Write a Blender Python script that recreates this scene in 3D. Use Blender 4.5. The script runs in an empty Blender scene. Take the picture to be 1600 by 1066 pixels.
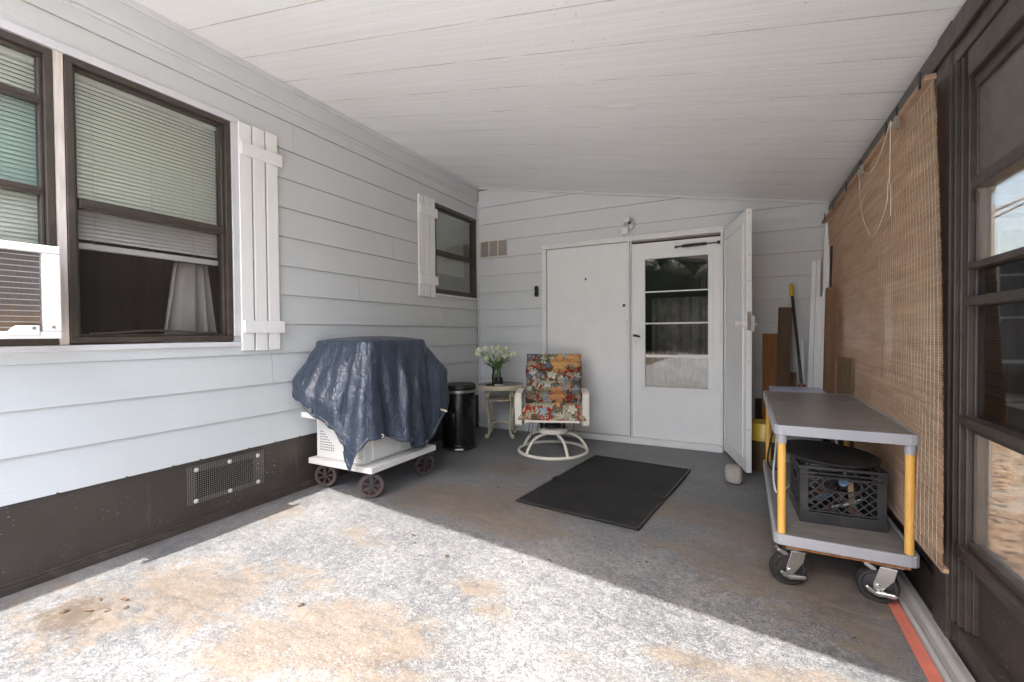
import bpy, bmesh, math, random
from mathutils import Vector, Matrix, noise
R = math.radians
rng = random.Random(7)
sc = bpy.context.scene
COL = sc.collection

# ------------------------------------------------------------------ mesh builder
class MB:
    def __init__(s): s.bm = bmesh.new()
    def _faces(s, vs, fs, smooth=False):
        v = [s.bm.verts.new(p) for p in vs]
        for f in fs:
            try:
                q = s.bm.faces.new([v[i] for i in f]); q.smooth = smooth
            except ValueError: pass
        return s
    def box(s, a, b, m=None):
        x0,y0,z0 = [min(p,q) for p,q in zip(a,b)]; x1,y1,z1 = [max(p,q) for p,q in zip(a,b)]
        vs = [(x0,y0,z0),(x1,y0,z0),(x1,y1,z0),(x0,y1,z0),(x0,y0,z1),(x1,y0,z1),(x1,y1,z1),(x0,y1,z1)]
        if m is not None: vs = [m @ Vector(v) for v in vs]
        return s._faces(vs, [(0,3,2,1),(4,5,6,7),(0,1,5,4),(1,2,6,5),(2,3,7,6),(3,0,4,7)])
    def hexa(s, vs):      # 8 points, same order as box
        return s._faces(vs, [(0,3,2,1),(4,5,6,7),(0,1,5,4),(1,2,6,5),(2,3,7,6),(3,0,4,7)])
    def tube(s, pts, r, n=8, closed=False, cap=True):
        pts = [Vector(p) for p in pts]; N = len(pts)
        rr = r if isinstance(r,(list,tuple)) else [r]*N
        rings = []; up = None
        for i,p in enumerate(pts):
            if closed: t = pts[(i+1)%N]-pts[i-1]
            else: t = pts[min(i+1,N-1)]-pts[max(i-1,0)]
            if t.length < 1e-9: t = Vector((0,0,1))
            t.normalize()
            if up is None:
                a = Vector((0,0,1)) if abs(t.z) < .9 else Vector((1,0,0))
                up = (a-t*a.dot(t)).normalized()
            else:
                up = up-t*up.dot(t)
                up = up.normalized() if up.length > 1e-6 else t.orthogonal().normalized()
            b = t.cross(up)
            rings.append([s.bm.verts.new(p+(up*math.cos(k*2*math.pi/n)+b*math.sin(k*2*math.pi/n))*rr[i]) for k in range(n)])
        M = N if closed else N-1
        for i in range(M):
            A = rings[i]; B = rings[(i+1)%N]
            for k in range(n):
                f = s.bm.faces.new((A[k],A[(k+1)%n],B[(k+1)%n],B[k])); f.smooth = True
        if cap and not closed:
            s.bm.faces.new(rings[0][::-1]); s.bm.faces.new(rings[-1])
        return s
    def lathe(s, prof, c=(0,0,0), n=24, m=None, smooth=True, cap=True):
        c = Vector(c); rings = []
        for r,z in prof:
            ring = []
            for k in range(n):
                a = k*2*math.pi/n
                v = Vector((r*math.cos(a), r*math.sin(a), z))
                if m is not None: v = m @ v
                ring.append(s.bm.verts.new(c+v))
            rings.append(ring)
        for A,B in zip(rings, rings[1:]):
            for k in range(n):
                f = s.bm.faces.new((A[k],A[(k+1)%n],B[(k+1)%n],B[k])); f.smooth = smooth
        if cap:
            if prof[0][0] > 1e-6: s.bm.faces.new(rings[0][::-1])
            if prof[-1][0] > 1e-6: s.bm.faces.new(rings[-1])
        return s
    def prism(s, poly, fn, a, b):   # poly 2-D, fn(u,v,w)->3-D
        n = len(poly)
        vs = [fn(u,v,a) for u,v in poly]+[fn(u,v,b) for u,v in poly]
        fs = [tuple(range(n))[::-1], tuple(range(n,2*n))]+[(i,(i+1)%n,n+(i+1)%n,n+i) for i in range(n)]
        return s._faces(vs, fs)
    def grid(s, fn, nu, nv, wrap_u=False, smooth=True):
        V = [[s.bm.verts.new(fn(i/(nu if wrap_u else nu-1), j/(nv-1))) for j in range(nv)] for i in range(nu)]
        for i in range(nu if wrap_u else nu-1):
            for j in range(nv-1):
                f = s.bm.faces.new((V[i][j],V[(i+1)%nu][j],V[(i+1)%nu][j+1],V[i][j+1])); f.smooth = smooth
        return V
    def build(s, name, mat, parent=None, bevel=0, seg=2, solid=0, sub=0, weld=False):
        if weld: bmesh.ops.remove_doubles(s.bm, verts=s.bm.verts, dist=1e-5)
        bmesh.ops.recalc_face_normals(s.bm, faces=s.bm.faces)
        for e in s.bm.edges:
            if len(e.link_faces) == 2 and e.calc_face_angle(0) > .75: e.smooth = False
        off = ROOT.get(parent.name, Vector((0,0,0))) if parent is not None else Vector((0,0,0))
        if parent is not None and off.length: bmesh.ops.translate(s.bm, verts=s.bm.verts, vec=-off)
        me = bpy.data.meshes.new(name); s.bm.to_mesh(me); s.bm.free()
        o = bpy.data.objects.new(name, me); COL.objects.link(o)
        if parent is not None:
            o.parent = parent; ROOT[o.name] = off
        me.materials.append(mat)
        if sub:
            md = o.modifiers.new('sub','SUBSURF'); md.levels = sub; md.render_levels = sub
        if solid:
            md = o.modifiers.new('solid','SOLIDIFY'); md.thickness = solid; md.offset = 0
        if bevel:
            md = o.modifiers.new('bevel','BEVEL'); md.width = bevel; md.segments = seg; md.limit_method = 'ANGLE'; md.angle_limit = R(35)
        return o
ROOT = {}
def tag(o, label=None, cat=None, group=None, kind=None):
    if label: o['label'] = label
    if cat: o['category'] = cat
    if group: o['group'] = group
    if kind: o['kind'] = kind
    return o
def thing(name, label, cat, loc=(0,0,0), rz=0, group=None, local=False):
    """local=True: parts are given in the thing's own coordinates; else in world ones"""
    o = bpy.data.objects.new(name, None); COL.objects.link(o)
    o.empty_display_size = .1
    o.location = loc; o.rotation_euler = (0,0,rz)
    tag(o, label, cat, group)
    ROOT[o.name] = Vector((0,0,0)) if local else Vector(loc)
    return o
def dup(o, parent=None):
    c = o.copy(); COL.objects.link(c)
    if parent is not None: c.parent = parent
    for ch in [x for x in bpy.data.objects if x.parent == o and x != c]: dup(ch, c)
    return c

# ------------------------------------------------------------------ materials
class N:
    def __init__(s, name):
        s.m = bpy.data.materials.new(name); s.m.use_nodes = True
        s.t = s.m.node_tree; s.t.nodes.clear()
        s.out = s.t.nodes.new('ShaderNodeOutputMaterial')
        s.tc = s.t.nodes.new('ShaderNodeTexCoord').outputs['Object']
    def new(s, typ, **kw):
        n = s.t.nodes.new(typ)
        for k,v in kw.items(): setattr(n,k,v)
        return n
    def link(s, a, b): s.t.links.new(a,b)
    def setin(s, sock, v):
        if hasattr(v,'is_linked') or isinstance(v, bpy.types.NodeSocket): s.link(v, sock)
        else: sock.default_value = v
    def map(s, scale=(1,1,1), loc=(0,0,0), rot=(0,0,0), vec=None):
        n = s.new('ShaderNodeMapping'); s.link(vec or s.tc, n.inputs[0])
        n.inputs['Location'].default_value = loc; n.inputs['Rotation'].default_value = rot; n.inputs['Scale'].default_value = scale
        return n.outputs[0]
    def noise(s, vec, scale, detail=4, rough=.55, dist=0, out='Fac'):
        n = s.new('ShaderNodeTexNoise'); s.link(vec, n.inputs['Vector'])
        n.inputs['Scale'].default_value = scale; n.inputs['Detail'].default_value = detail
        n.inputs['Roughness'].default_value = rough; n.inputs['Distortion'].default_value = dist
        return n.outputs[out]
    def vor(s, vec, scale, feature='F1', out='Distance', rand=1):
        n = s.new('ShaderNodeTexVoronoi', feature=feature); s.link(vec, n.inputs['Vector'])
        n.inputs['Scale'].default_value = scale; n.inputs['Randomness'].default_value = rand
        return n if out is None else n.outputs[out]
    def math(s, op, a, b=0, c=None, clamp=False):
        n = s.new('ShaderNodeMath', operation=op); n.use_clamp = clamp
        s.setin(n.inputs[0], a); s.setin(n.inputs[1], b)
        if c is not None: s.setin(n.inputs[2], c)
        return n.outputs[0]
    def mr(s, v, a, b, c=0, d=1):
        n = s.new('ShaderNodeMapRange'); s.setin(n.inputs[0], v)
        for i,x in enumerate((a,b,c,d)): n.inputs[i+1].default_value = x
        return n.outputs[0]
    def mix(s, f, a, b, mode='MIX'):
        n = s.new('ShaderNodeMix', data_type='RGBA', blend_type=mode)
        s.setin(n.inputs['Factor'], f)
        for k,v in ((6,a),(7,b)):
            if isinstance(v,(tuple,list)): v = tuple(v)+((1,) if len(v)==3 else ())
            s.setin(n.inputs[k], v)
        return n.outputs[2]
    def ramp(s, f, stops, interp='LINEAR'):
        n = s.new('ShaderNodeValToRGB'); s.setin(n.inputs[0], f); cr = n.color_ramp; cr.interpolation = interp
        while len(cr.elements) < len(stops): cr.elements.new(.5)
        for e,(p,c) in zip(cr.elements, stops): e.position = p; e.color = tuple(c)+((1,) if len(c)==3 else ())
        return n.outputs[0]
    def bump(s, h, strength=.3, dist=.01, normal=None):
        n = s.new('ShaderNodeBump'); s.link(h, n.inputs['Height'])
        n.inputs['Strength'].default_value = strength; n.inputs['Distance'].default_value = dist
        if normal is not None: s.link(normal, n.inputs['Normal'])
        return n.outputs[0]
    def bsdf(s, color, rough=.5, metal=0, normal=None, spec=.5, **kw):
        n = s.new('ShaderNodeBsdfPrincipled')
        if isinstance(color,(tuple,list)): color = tuple(color)+((1,) if len(color)==3 else ())
        s.setin(n.inputs['Base Color'], color); s.setin(n.inputs['Roughness'], rough); s.setin(n.inputs['Metallic'], metal)
        n.inputs['Specular IOR Level'].default_value = spec
        if normal is not None: s.link(normal, n.inputs['Normal'])
        for k,v in kw.items(): s.setin(n.inputs[k.replace('_',' ')], v)
        s.link(n.outputs[0], s.out.inputs[0])
        return n
def plain(name, col, rough=.5, metal=0, var=.12, vs=6, bump=0, bs=80, stretch=(1,1,1), spec=.5, dirt=0, dirtcol=(.12,.09,.06), ds=3, coat=0):
    n = N(name); v = n.map(stretch)
    a = tuple(min(1,c*(1+var)) for c in col); b = tuple(c*(1-var) for c in col)
    c = n.mix(n.mr(n.noise(v, vs, 6, .6), .3, .7), b, a)
    if dirt:
        d = n.math('MULTIPLY', n.mr(n.noise(n.map(), ds, 8, .7, .6), .52, .72), dirt)
        c = n.mix(d, c, dirtcol)
    nm = n.bump(n.noise(v, bs, 5, .6), bump, .004) if bump else None
    rr = n.mr(n.noise(v, vs*2, 4), .3, .7, max(0,rough-.07), min(1,rough+.07))
    n.bsdf(c, rr, metal, nm, spec, Coat_Weight=coat)
    return n.m

M = {}
M['white_paint'] = plain('white_paint', (.78,.775,.755), .42, var=.03, vs=3, bump=.05, bs=60, dirt=.16, dirtcol=(.45,.41,.35))
M['white_trim'] = plain('white_trim', (.76,.755,.735), .45, var=.04, bump=.06, bs=90, dirt=.22, dirtcol=(.42,.38,.32), ds=5)
M['shutter'] = plain('shutter_paint', (.76,.75,.73), .5, var=.03, bump=.08, bs=40, stretch=(4,4,.4), dirt=.08, dirtcol=(.5,.47,.42))
M['casing'] = plain('window_casing', (.58,.575,.60), .5, var=.05, bump=.08, bs=70, dirt=.2, dirtcol=(.33,.31,.29))
M['mullion'] = plain('weathered_casing', (.60,.54,.49), .7, var=.16, vs=30, bump=.25, bs=60, stretch=(3,3,.25), dirt=.3, dirtcol=(.36,.31,.26))
M['brown_metal'] = plain('brown_aluminium', (.050,.039,.031), .42, var=.18, vs=9, bump=.05, bs=120, dirt=.35, dirtcol=(.16,.13,.105), ds=6)
M['black'] = plain('black_plastic', (.018,.018,.02), .4, var=.2, bump=.05)
M['black_gloss'] = plain('black_gloss', (.012,.012,.013), .12, var=.2, spec=.6)
M['grey_plastic'] = plain('grey_plastic', (.33,.335,.36), .45, var=.06, bump=.05, dirt=.12, dirtcol=(.16,.13,.11))
M['cart_deck'] = plain('cart_deck', (.175,.163,.15), .38, var=.3, vs=5, bump=.06, bs=150, stretch=(1,5,1), dirt=.6, dirtcol=(.30,.285,.26), ds=9)
M['yellow_tube'] = plain('yellow_tube', (.70,.39,.085), .45, var=.08, dirt=.3, dirtcol=(.55,.33,.12))
M['yellow_plastic'] = plain('yellow_plastic', (.66,.45,.06), .35, var=.08, dirt=.2, dirtcol=(.35,.24,.05))
M['zinc'] = plain('zinc_metal', (.55,.55,.53), .34, 1, var=.12, vs=20, dirt=.25, dirtcol=(.28,.25,.21))
M['crate'] = plain('dusty_crate_plastic', (.026,.026,.027), .42, var=.25, bump=.08, bs=60, dirt=.45, dirtcol=(.085,.08,.074), ds=11)
M['rubber'] = plain('rubber', (.022,.021,.021), .5, var=.2, dirt=.2, dirtcol=(.10,.09,.08))
M['wheel_rubber'] = plain('dusty_rubber', (.062,.045,.041), .6, var=.2, dirt=.5, dirtcol=(.13,.105,.095), ds=12)
M['cream_metal'] = plain('cream_metal', (.70,.66,.56), .38, var=.04, dirt=.10, dirtcol=(.42,.34,.24))
M['beige_iron'] = plain('beige_iron', (.60,.52,.37), .45, var=.08, vs=12, dirt=.25, dirtcol=(.35,.26,.15))
M['table_glass'] = plain('brown_table_top', (.17,.145,.12), .2, var=.12)
M['lap_shade'] = plain('lap_shadow_line',(.34,.335,.33),.8,var=.3,vs=14)  # dark grey for the shadow lines painted under the siding laps
M['washer'] = plain('dull_white_washer',(.55,.54,.51),.6,var=.15,vs=40)
M['tie'] = plain('brown_cord',(.12,.05,.03),.8)
M['grill_panel'] = plain('grill_panel', (.66,.645,.62), .42, var=.03, dirt=.15, dirtcol=(.42,.36,.29))
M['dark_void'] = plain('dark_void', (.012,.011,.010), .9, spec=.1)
M['paneling'] = plain('dark_paneling', (.27,.195,.155), .7, var=.2, vs=4, stretch=(3,3,.3))
M['room_paint'] = plain('room_paint', (.26,.22,.18), .8)
M['slat'] = plain('blind_slat', (.86,.87,.86), .5, var=.03)
M['dim_slat'] = plain('grey_blind_slat', (.70,.70,.68), .5, var=.03)
M['sheer'] = plain('curtain_cloth', (.52,.51,.50), .85, var=.06, bump=.1, stretch=(6,6,.6))
M['cable'] = plain('white_cable', (.68,.67,.64), .5)
M['rope'] = plain('cotton_cord', (.62,.52,.40), .9, var=.15, vs=200, bump=.3, bs=300)
M['cedar'] = None
M['red_paint'] = plain('red_paint', (.56,.165,.115), .6, var=.14, vs=10, bump=.2, bs=60, dirt=.35, dirtcol=(.38,.16,.12), ds=7)
M['alu_grey'] = plain('grey_aluminium', (.43,.42,.40), .45, .2, var=.07, dirt=.25, dirtcol=(.22,.20,.17), ds=6)
M['concrete'] = plain('concrete_block', (.36,.32,.28), .9, var=.15, vs=20, bump=.5, bs=70)
M['blue_plastic'] = plain('blue_plastic', (.40,.45,.60), .35, var=.06)
M['tote_grey'] = plain('tote_grey', (.25,.25,.26), .4, var=.12, dirt=.3, dirtcol=(.16,.14,.12))
M['leaf_green'] = plain('leaf_green', (.16,.27,.085), .5, var=.3, vs=20)
M['petal'] = plain('petal_white', (.74,.76,.58), .5, var=.12, vs=25)
M['bark'] = plain('bark', (.17,.125,.09), .9, var=.45, vs=14, bump=.9, bs=22, stretch=(1.6,1.6,.35))
M['foliage'] = plain('foliage', (.055,.085,.03), .55, var=.45, vs=1.5)
M['dry_leaf'] = plain('dry_leaf', (.125,.075,.045), .7, var=.4, vs=30)
M['tan_cloth'] = plain('tan_cloth', (.52,.33,.19), .8, var=.12, vs=5)
M['lamp_metal'] = plain('lamp_metal', (.45,.45,.45), .4, .3, var=.1)
M['jar'] = plain('smoked_jar', (.02,.02,.022), .25, var=.3)
M['teal'] = plain('green_lining', (.02,.055,.045), .45, var=.35, vs=14)

def wood(name, base, dark, rough=.7, scale=1, gloss=.3):
    n = N(name); v = n.map((14*scale,14*scale,.9*scale))
    g = n.noise(v, 3, 8, .65, 1.2)
    k = n.vor(n.map((3*scale,3*scale,1.1*scale)), 2.2)
    c = n.mix(n.mr(g,.3,.72), dark, base)
    c = n.mix(n.mr(k,.03,.10,.75,0), c, tuple(x*.35 for x in dark))
    n.bsdf(c, rough, 0, n.bump(g,.25,.003), gloss)
    return n.m
M['cedar'] = wood('cedar_wood', (.42,.19,.075), (.22,.085,.03))
M['old_wood'] = wood('old_brown_wood', (.155,.092,.055), (.065,.036,.022))
M['fence_wood'] = wood('brown_post_wood', (.22,.115,.06), (.10,.05,.027))
M['plywood'] = wood('plywood', (.24,.155,.095), (.12,.07,.04))
M['ply_edge'] = wood('plywood_edge', (.33,.24,.15), (.16,.10,.06))
M['dark_wood'] = wood('dark_stained_wood', (.075,.045,.03), (.035,.02,.014))

# siding paint : embossed wood grain lap siding
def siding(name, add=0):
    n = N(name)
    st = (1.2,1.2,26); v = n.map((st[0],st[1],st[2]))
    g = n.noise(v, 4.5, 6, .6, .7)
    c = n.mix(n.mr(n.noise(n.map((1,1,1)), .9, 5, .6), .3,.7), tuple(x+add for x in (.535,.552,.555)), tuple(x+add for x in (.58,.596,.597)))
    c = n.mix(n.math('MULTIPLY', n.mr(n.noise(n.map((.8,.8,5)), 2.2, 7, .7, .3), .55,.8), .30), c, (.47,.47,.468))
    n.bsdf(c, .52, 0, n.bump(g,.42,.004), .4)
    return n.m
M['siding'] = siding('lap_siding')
M['brightened_end_siding'] = siding('brightened_end_lap_siding', .07)  # same siding lightened in colour to make up for weak light at the back

# dark skirting panel with chips and scuffs
def skirt():
    n = N('brown_skirting')
    c = n.mix(n.mr(n.noise(n.map(), 2.2, 6, .65), .3,.7), (.036,.029,.024), (.060,.048,.040))
    sp = n.noise(n.map((1,1,2)), 55, 3, .6)
    reg = n.mr(n.noise(n.map(), 3.0, 3), .50,.66)
    c = n.mix(n.math('MULTIPLY', n.mr(sp,.66,.69), reg), c, (.50,.47,.43))
    c = n.mix(n.math('MULTIPLY', n.mr(n.noise(n.map((1,1,.15)), 16, 5), .62,.8), .35), c, (.15,.12,.10))
    n.bsdf(c, n.mr(n.noise(n.map(),4,4),.3,.7,.34,.55), 0, n.bump(n.noise(n.map(),40,4),.08,.004), .45)
    return n.m
M['skirt'] = skirt()

# painted aluminium pan ceiling with mildew specks
def ceiling():
    n = N('ceiling_paint')
    c = n.mix(n.mr(n.noise(n.map((.5,2.2,1)), 1.2, 6, .6), .3,.7), (.81,.805,.79), (.86,.855,.845))
    reg = n.mr(n.noise(n.map(), 1.1, 4, .6), .40,.62)
    s1 = n.vor(n.map((1,1,1)), 20); s1b = n.noise(n.map(), 26, 2)
    sp = n.math('MULTIPLY', n.mr(s1,.05,.12,1,0), n.mr(s1b,.47,.55))
    s2 = n.vor(n.map((1,1,1),(3.3,1.7,0)), 60); sp2 = n.math('MULTIPLY', n.mr(s2,.06,.14,1,0), n.mr(n.noise(n.map(),44,2),.48,.56))
    sp = n.math('MULTIPLY', n.math('MAXIMUM', sp, sp2), n.math('MULTIPLY_ADD', reg, .75, .2))
    c = n.mix(sp, c, (.20,.18,.155))
    st = n.noise(n.map((.4,30,1)), 2.4, 6, .65)
    c = n.mix(n.math('MULTIPLY', n.mr(st,.5,.75), .28), c, (.50,.48,.445))
    n.bsdf(c, .55, 0, n.bump(st,.15,.004), .35)
    return n.m
M['ceiling'] = ceiling()

# worn grey floor paint over concrete with tan stains
def floor_mat():
    n = N('worn_floor_paint')
    v = n.map()
    # broken paint : light concrete showing through dark grey paint
    w = n.noise(v, 3.0, 3, .5, out='Color')
    wv = n.new('ShaderNodeVectorMath', operation='MULTIPLY_ADD'); n.link(w, wv.inputs[0]); wv.inputs[1].default_value = (.05,.05,0); n.link(v, wv.inputs[2])
    f1 = n.noise(n.map((1,1.5,1),(0,0,0),(0,0,.5),vec=wv.outputs[0]), 84, 6, .70, 1.6)
    f2 = n.noise(wv.outputs[0], 24, 7, .72, .8)
    patch = n.noise(v, 1.7, 5, .6)
    fld = n.math('MULTIPLY_ADD', f2, .42, n.math('MULTIPLY_ADD', patch, .30, n.math('MULTIPLY', f1, .88)))
    worn = n.mr(fld, .735, .895)
    c = n.mix(worn, (.080,.084,.091), (.228,.227,.224))
    hi = n.mr(n.noise(wv.outputs[0], 120, 3, .6, 1.0), .60,.70)
    c = n.mix(n.math('MULTIPLY', hi, .5), c, (.35,.346,.337))
    # stains with a shape of their own
    blobs = [(-1.75,2.62,.55,.32,1.1),(-1.35,2.45,.5,.2,.9),(-.25,3.1,.5,.22,.9),(.25,2.45,.5,.35,.9),(.15,2.9,.35,.25,.8),(-.1,2.65,.3,.12,.6),
             (-2.25,1.15,.45,.28,.85),(-2.5,.85,.4,.3,.6),(-1.35,1.22,.40,.24,.95),(-1.62,1.05,.3,.2,.8),(-1.9,1.45,.3,.12,.5),(-1.12,1.75,.17,.08,.7),(-.95,1.62,.12,.07,.6),(-.15,1.66,.22,.10,.6),
             (.2,1.75,.2,.1,.7),(-1.75,3.45,.3,.2,.8),(-1.55,2.9,.3,.2,.6),(-.35,2.55,.28,.12,.5),(-.75,4.35,.5,.18,.5),(.42,2.1,.14,.2,.6),(-2.05,1.9,.3,.12,.4),(-2.72,1.9,.3,.5,.35),(-1.2,2.75,.24,.3,.75),(-.55,1.5,.2,.08,.4)]
    tot = None
    for x,y,rx,ry,a in blobs:
        m = n.map((1/rx,1/ry,0),(-x/rx,-y/ry,0))
        L = n.new('ShaderNodeVectorMath', operation='LENGTH'); n.link(m, L.inputs[0])
        k = n.mr(L.outputs['Value'], 0, 1.35, a, 0)
        tot = k if tot is None else n.math('MAXIMUM', tot, k)
    edge = n.noise(v, 5.5, 8, .72, 1.0)
    edge2 = n.noise(n.map((1,2.6,1),(4,2,0),(0,0,.35)), 4.5, 8, .75, .9)
    e = n.math('MULTIPLY_ADD', edge, .5, n.math('MULTIPLY', edge2, .5))
    st = n.mr(n.math('ADD', tot, n.math('MULTIPLY_ADD', e, 2.6, -1.3)), .18, .52)
    st = n.math('MULTIPLY', st, n.mr(f1, .40,.64,1,.22))
    tan = n.mix(n.mr(edge2,.35,.65), (.088,.061,.041), (.195,.150,.106))
    c = n.mix(n.math('MULTIPLY', st, .92), c, tan)
    # dark leaf rot beside the wall
    m = n.map((1/.2,1/.13,0),(2.50/.2,-.80/.13,0),(0,0,0)); L = n.new('ShaderNodeVectorMath', operation='LENGTH'); n.link(m, L.inputs[0])
    dk = n.mr(n.math('ADD', n.mr(L.outputs['Value'],0,1.6,1,0), n.math('MULTIPLY_ADD', n.noise(v,22,7,.75,1), 2.4,-1.2)), .45,.75)
    c = n.mix(n.math('MULTIPLY', dk, .7), c, (.085,.062,.043))
    # dirt band along the house wall
    sx = n.new('ShaderNodeSeparateXYZ'); n.link(v, sx.inputs[0])
    band = n.math('MULTIPLY', n.mr(sx.outputs[0], -2.90,-2.99,0,1), n.mr(n.noise(v,9,6,.7),.35,.6))
    c = n.mix(n.math('MULTIPLY', band, .75), c, (.10,.085,.072))
    n.bsdf(c, n.mr(worn,0,1,.42,.72), 0, n.bump(fld,.22,.006), .4)
    return n.m
M['floor'] = floor_mat()

def ground_mat():
    n = N('leaf_litter'); v = n.map()
    k = n.vor(v, 13, out='Color'); k2 = n.vor(n.map((1,1,1),(5,3,0)), 27, out='Color')
    sp = n.new('ShaderNodeSeparateColor'); n.link(k, sp.inputs[0]); sp2 = n.new('ShaderNodeSeparateColor'); n.link(k2, sp2.inputs[0])
    c = n.ramp(sp.outputs[0], [(0,(.10,.07,.045)),(.35,(.27,.18,.11)),(.65,(.34,.26,.18)),(1,(.42,.37,.30))])
    c2 = n.ramp(sp2.outputs[0], [(0,(.08,.055,.035)),(.5,(.33,.2,.1)),(1,(.40,.34,.26))])
    c = n.mix(n.mr(n.noise(v,6,4),.45,.55), c, c2)
    c = n.mix(n.mr(n.noise(v,.7,5,.6),.5,.6), c, (.36,.33,.28))
    n.bsdf(c, .9, 0, n.bump(sp.outputs[1],.8,.03), .2)
    return n.m
M['ground'] = ground_mat()
M['drive'] = plain('driveway_concrete', (.58,.565,.535), .85, var=.10, vs=3, bump=.2, bs=60)

def glass(name, tint=(.82,.86,.83), refl=1.0, rough=.0, base=None, basef=0):
    n = N(name)
    tr = n.new('ShaderNodeBsdfTransparent'); tr.inputs[0].default_value = tint+(1,)
    gl = n.new('ShaderNodeBsdfGlossy'); gl.inputs['Roughness'].default_value = rough; gl.inputs[0].default_value = (1,1,1,1)
    fr = n.new('ShaderNodeFresnel'); fr.inputs[0].default_value = 1.52
    f = n.math('MULTIPLY', fr.outputs[0], refl, clamp=True)
    mx = n.new('ShaderNodeMixShader'); n.link(f, mx.inputs[0]); n.link(tr.outputs[0], mx.inputs[1]); n.link(gl.outputs[0], mx.inputs[2])
    last = mx.outputs[0]
    if base:
        df = n.new('ShaderNodeBsdfDiffuse'); df.inputs[0].default_value = base+(1,)
        m2 = n.new('ShaderNodeMixShader')
        ns = n.mr(n.noise(n.map(),5,6,.7,.4),.25,.8,basef*.6,min(1,basef*1.4)); n.link(ns, m2.inputs[0])
        n.link(last, m2.inputs[1]); n.link(df.outputs[0], m2.inputs[2]); last = m2.outputs[0]
    n.link(last, n.out.inputs[0])
    return n.m
M['glass'] = glass('window_glass', (.965,.98,.945), .8)
M['teal_glass'] = glass('teal_glass', (.90,.97,.945), 1.0)
M['insect_screen'] = glass('insect_screen', (.90,.89,.88), .3, .2, (.12,.105,.095), .09)
M['dense_screen'] = glass('dense_dark_screen', (.85,.85,.85), .3, .3, (.03,.027,.024), .25)
M['door_glass'] = glass('door_glass', (.86,.85,.83), .85)
M['dark_glass'] = glass('dusty_dark_glass', (.20,.18,.16), 1.1, .03, (.09,.075,.06), .12)
M['dusty_glass'] = glass('dusty_clear_glass', (.97,.915,.85), .8, .01, (.36,.34,.31), .17)
M['fog_glass'] = glass('fogged_vinyl_pane', (.45,.42,.38), .9, .15, (.20,.18,.155), .62)
M['vase_glass'] = glass('vase_glass', (.84,.88,.82), 1.6)

def bamboo():
    n = N('bamboo_slats'); v = n.map((1,1,1))
    sx = n.new('ShaderNodeSeparateXYZ'); n.link(v, sx.inputs[0])
    row = n.new('ShaderNodeTexWhiteNoise', noise_dimensions='1D'); n.link(n.math('FLOOR', n.math('MULTIPLY', sx.outputs[2], 1/.0099)), row.inputs['W'])
    c = n.mix(row.outputs['Value'], (.585,.425,.30), (.715,.555,.41))
    c = n.mix(n.mr(n.noise(n.map((1,1.2,9)), 2.2, 6, .65), .42,.70), c, (.47,.335,.23))
    d = n.new('ShaderNodeBsdfDiffuse'); n.link(c, d.inputs[0])
    t = n.new('ShaderNodeBsdfTranslucent'); n.link(n.mix(1, c, (1,.86,.72), 'MULTIPLY'), t.inputs[0])
    mx = n.new('ShaderNodeMixShader'); mx.inputs[0].default_value = .4
    n.link(d.outputs[0], mx.inputs[1]); n.link(t.outputs[0], mx.inputs[2]); n.link(mx.outputs[0], n.out.inputs[0])
    return n.m
M['bamboo'] = bamboo()

def mat_rubber():
    n = N('ribbed_mat')
    w = n.new('ShaderNodeTexWave', wave_type='BANDS', bands_direction='X'); n.link(n.tc, w.inputs[0]); w.inputs['Scale'].default_value = 26
    c = n.mix(n.mr(n.noise(n.map(),3,6,.7),.35,.7), (.017,.017,.018), (.040,.038,.037))
    c = n.mix(n.math('MULTIPLY', n.mr(n.noise(n.map(),60,3),.70,.74), .5), c, (.3,.28,.25))
    n.bsdf(c, .62, 0, n.bump(w.outputs['Fac'],1.0,.008), .3)
    return n.m
M['rug'] = mat_rubber()

def tarp():
    n = N('blue_tarp'); v = n.map()
    wv = n.new('ShaderNodeVectorMath', operation='MULTIPLY_ADD'); n.link(n.noise(v,5,3,out='Color'), wv.inputs[0]); wv.inputs[1].default_value = (.22,.22,.22); n.link(n.map((1,1,.6)), wv.inputs[2])
    cr = n.vor(wv.outputs[0], 17, feature='DISTANCE_TO_EDGE'); crn = n.vor(wv.outputs[0], 13)
    cr2 = n.vor(wv.outputs[0], 46, feature='DISTANCE_TO_EDGE')
    h = n.math('ADD', n.math('MULTIPLY', n.mr(cr,0,.22), .8), n.math('MULTIPLY', n.noise(wv.outputs[0],9,4,.55,.8), 1.1))
    c = n.mix(n.mr(n.noise(v,3,5),.3,.7), (.019,.031,.052), (.030,.046,.074))
    sx = n.new('ShaderNodeSeparateXYZ'); n.link(wv.outputs[0] if False else v, sx.inputs[0])
    g1 = n.math('PINGPONG', n.math('ADD', sx.outputs[2], n.math('MULTIPLY', n.noise(v,3,2), .03)), .155); g2 = n.math('PINGPONG', n.math('ADD', n.math('ADD', sx.outputs[0], sx.outputs[1]), n.math('MULTIPLY', n.noise(v,3,2), .04)), .19)
    cre = n.math('MAXIMUM', n.mr(g1,0,.007,1,0), n.mr(g2,0,.007,1,0)); h = n.math('MULTIPLY_ADD', cre, .45, h)
    b = n.bump(h,.27,.011); b = n.bump(n.mr(cr2,0,.25),.26,.0025,b)
    n.bsdf(c, n.mr(n.noise(v,8,4),.3,.7,.28,.42), 0, b, .85)
    return n.m
M['tarp'] = tarp()

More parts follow.
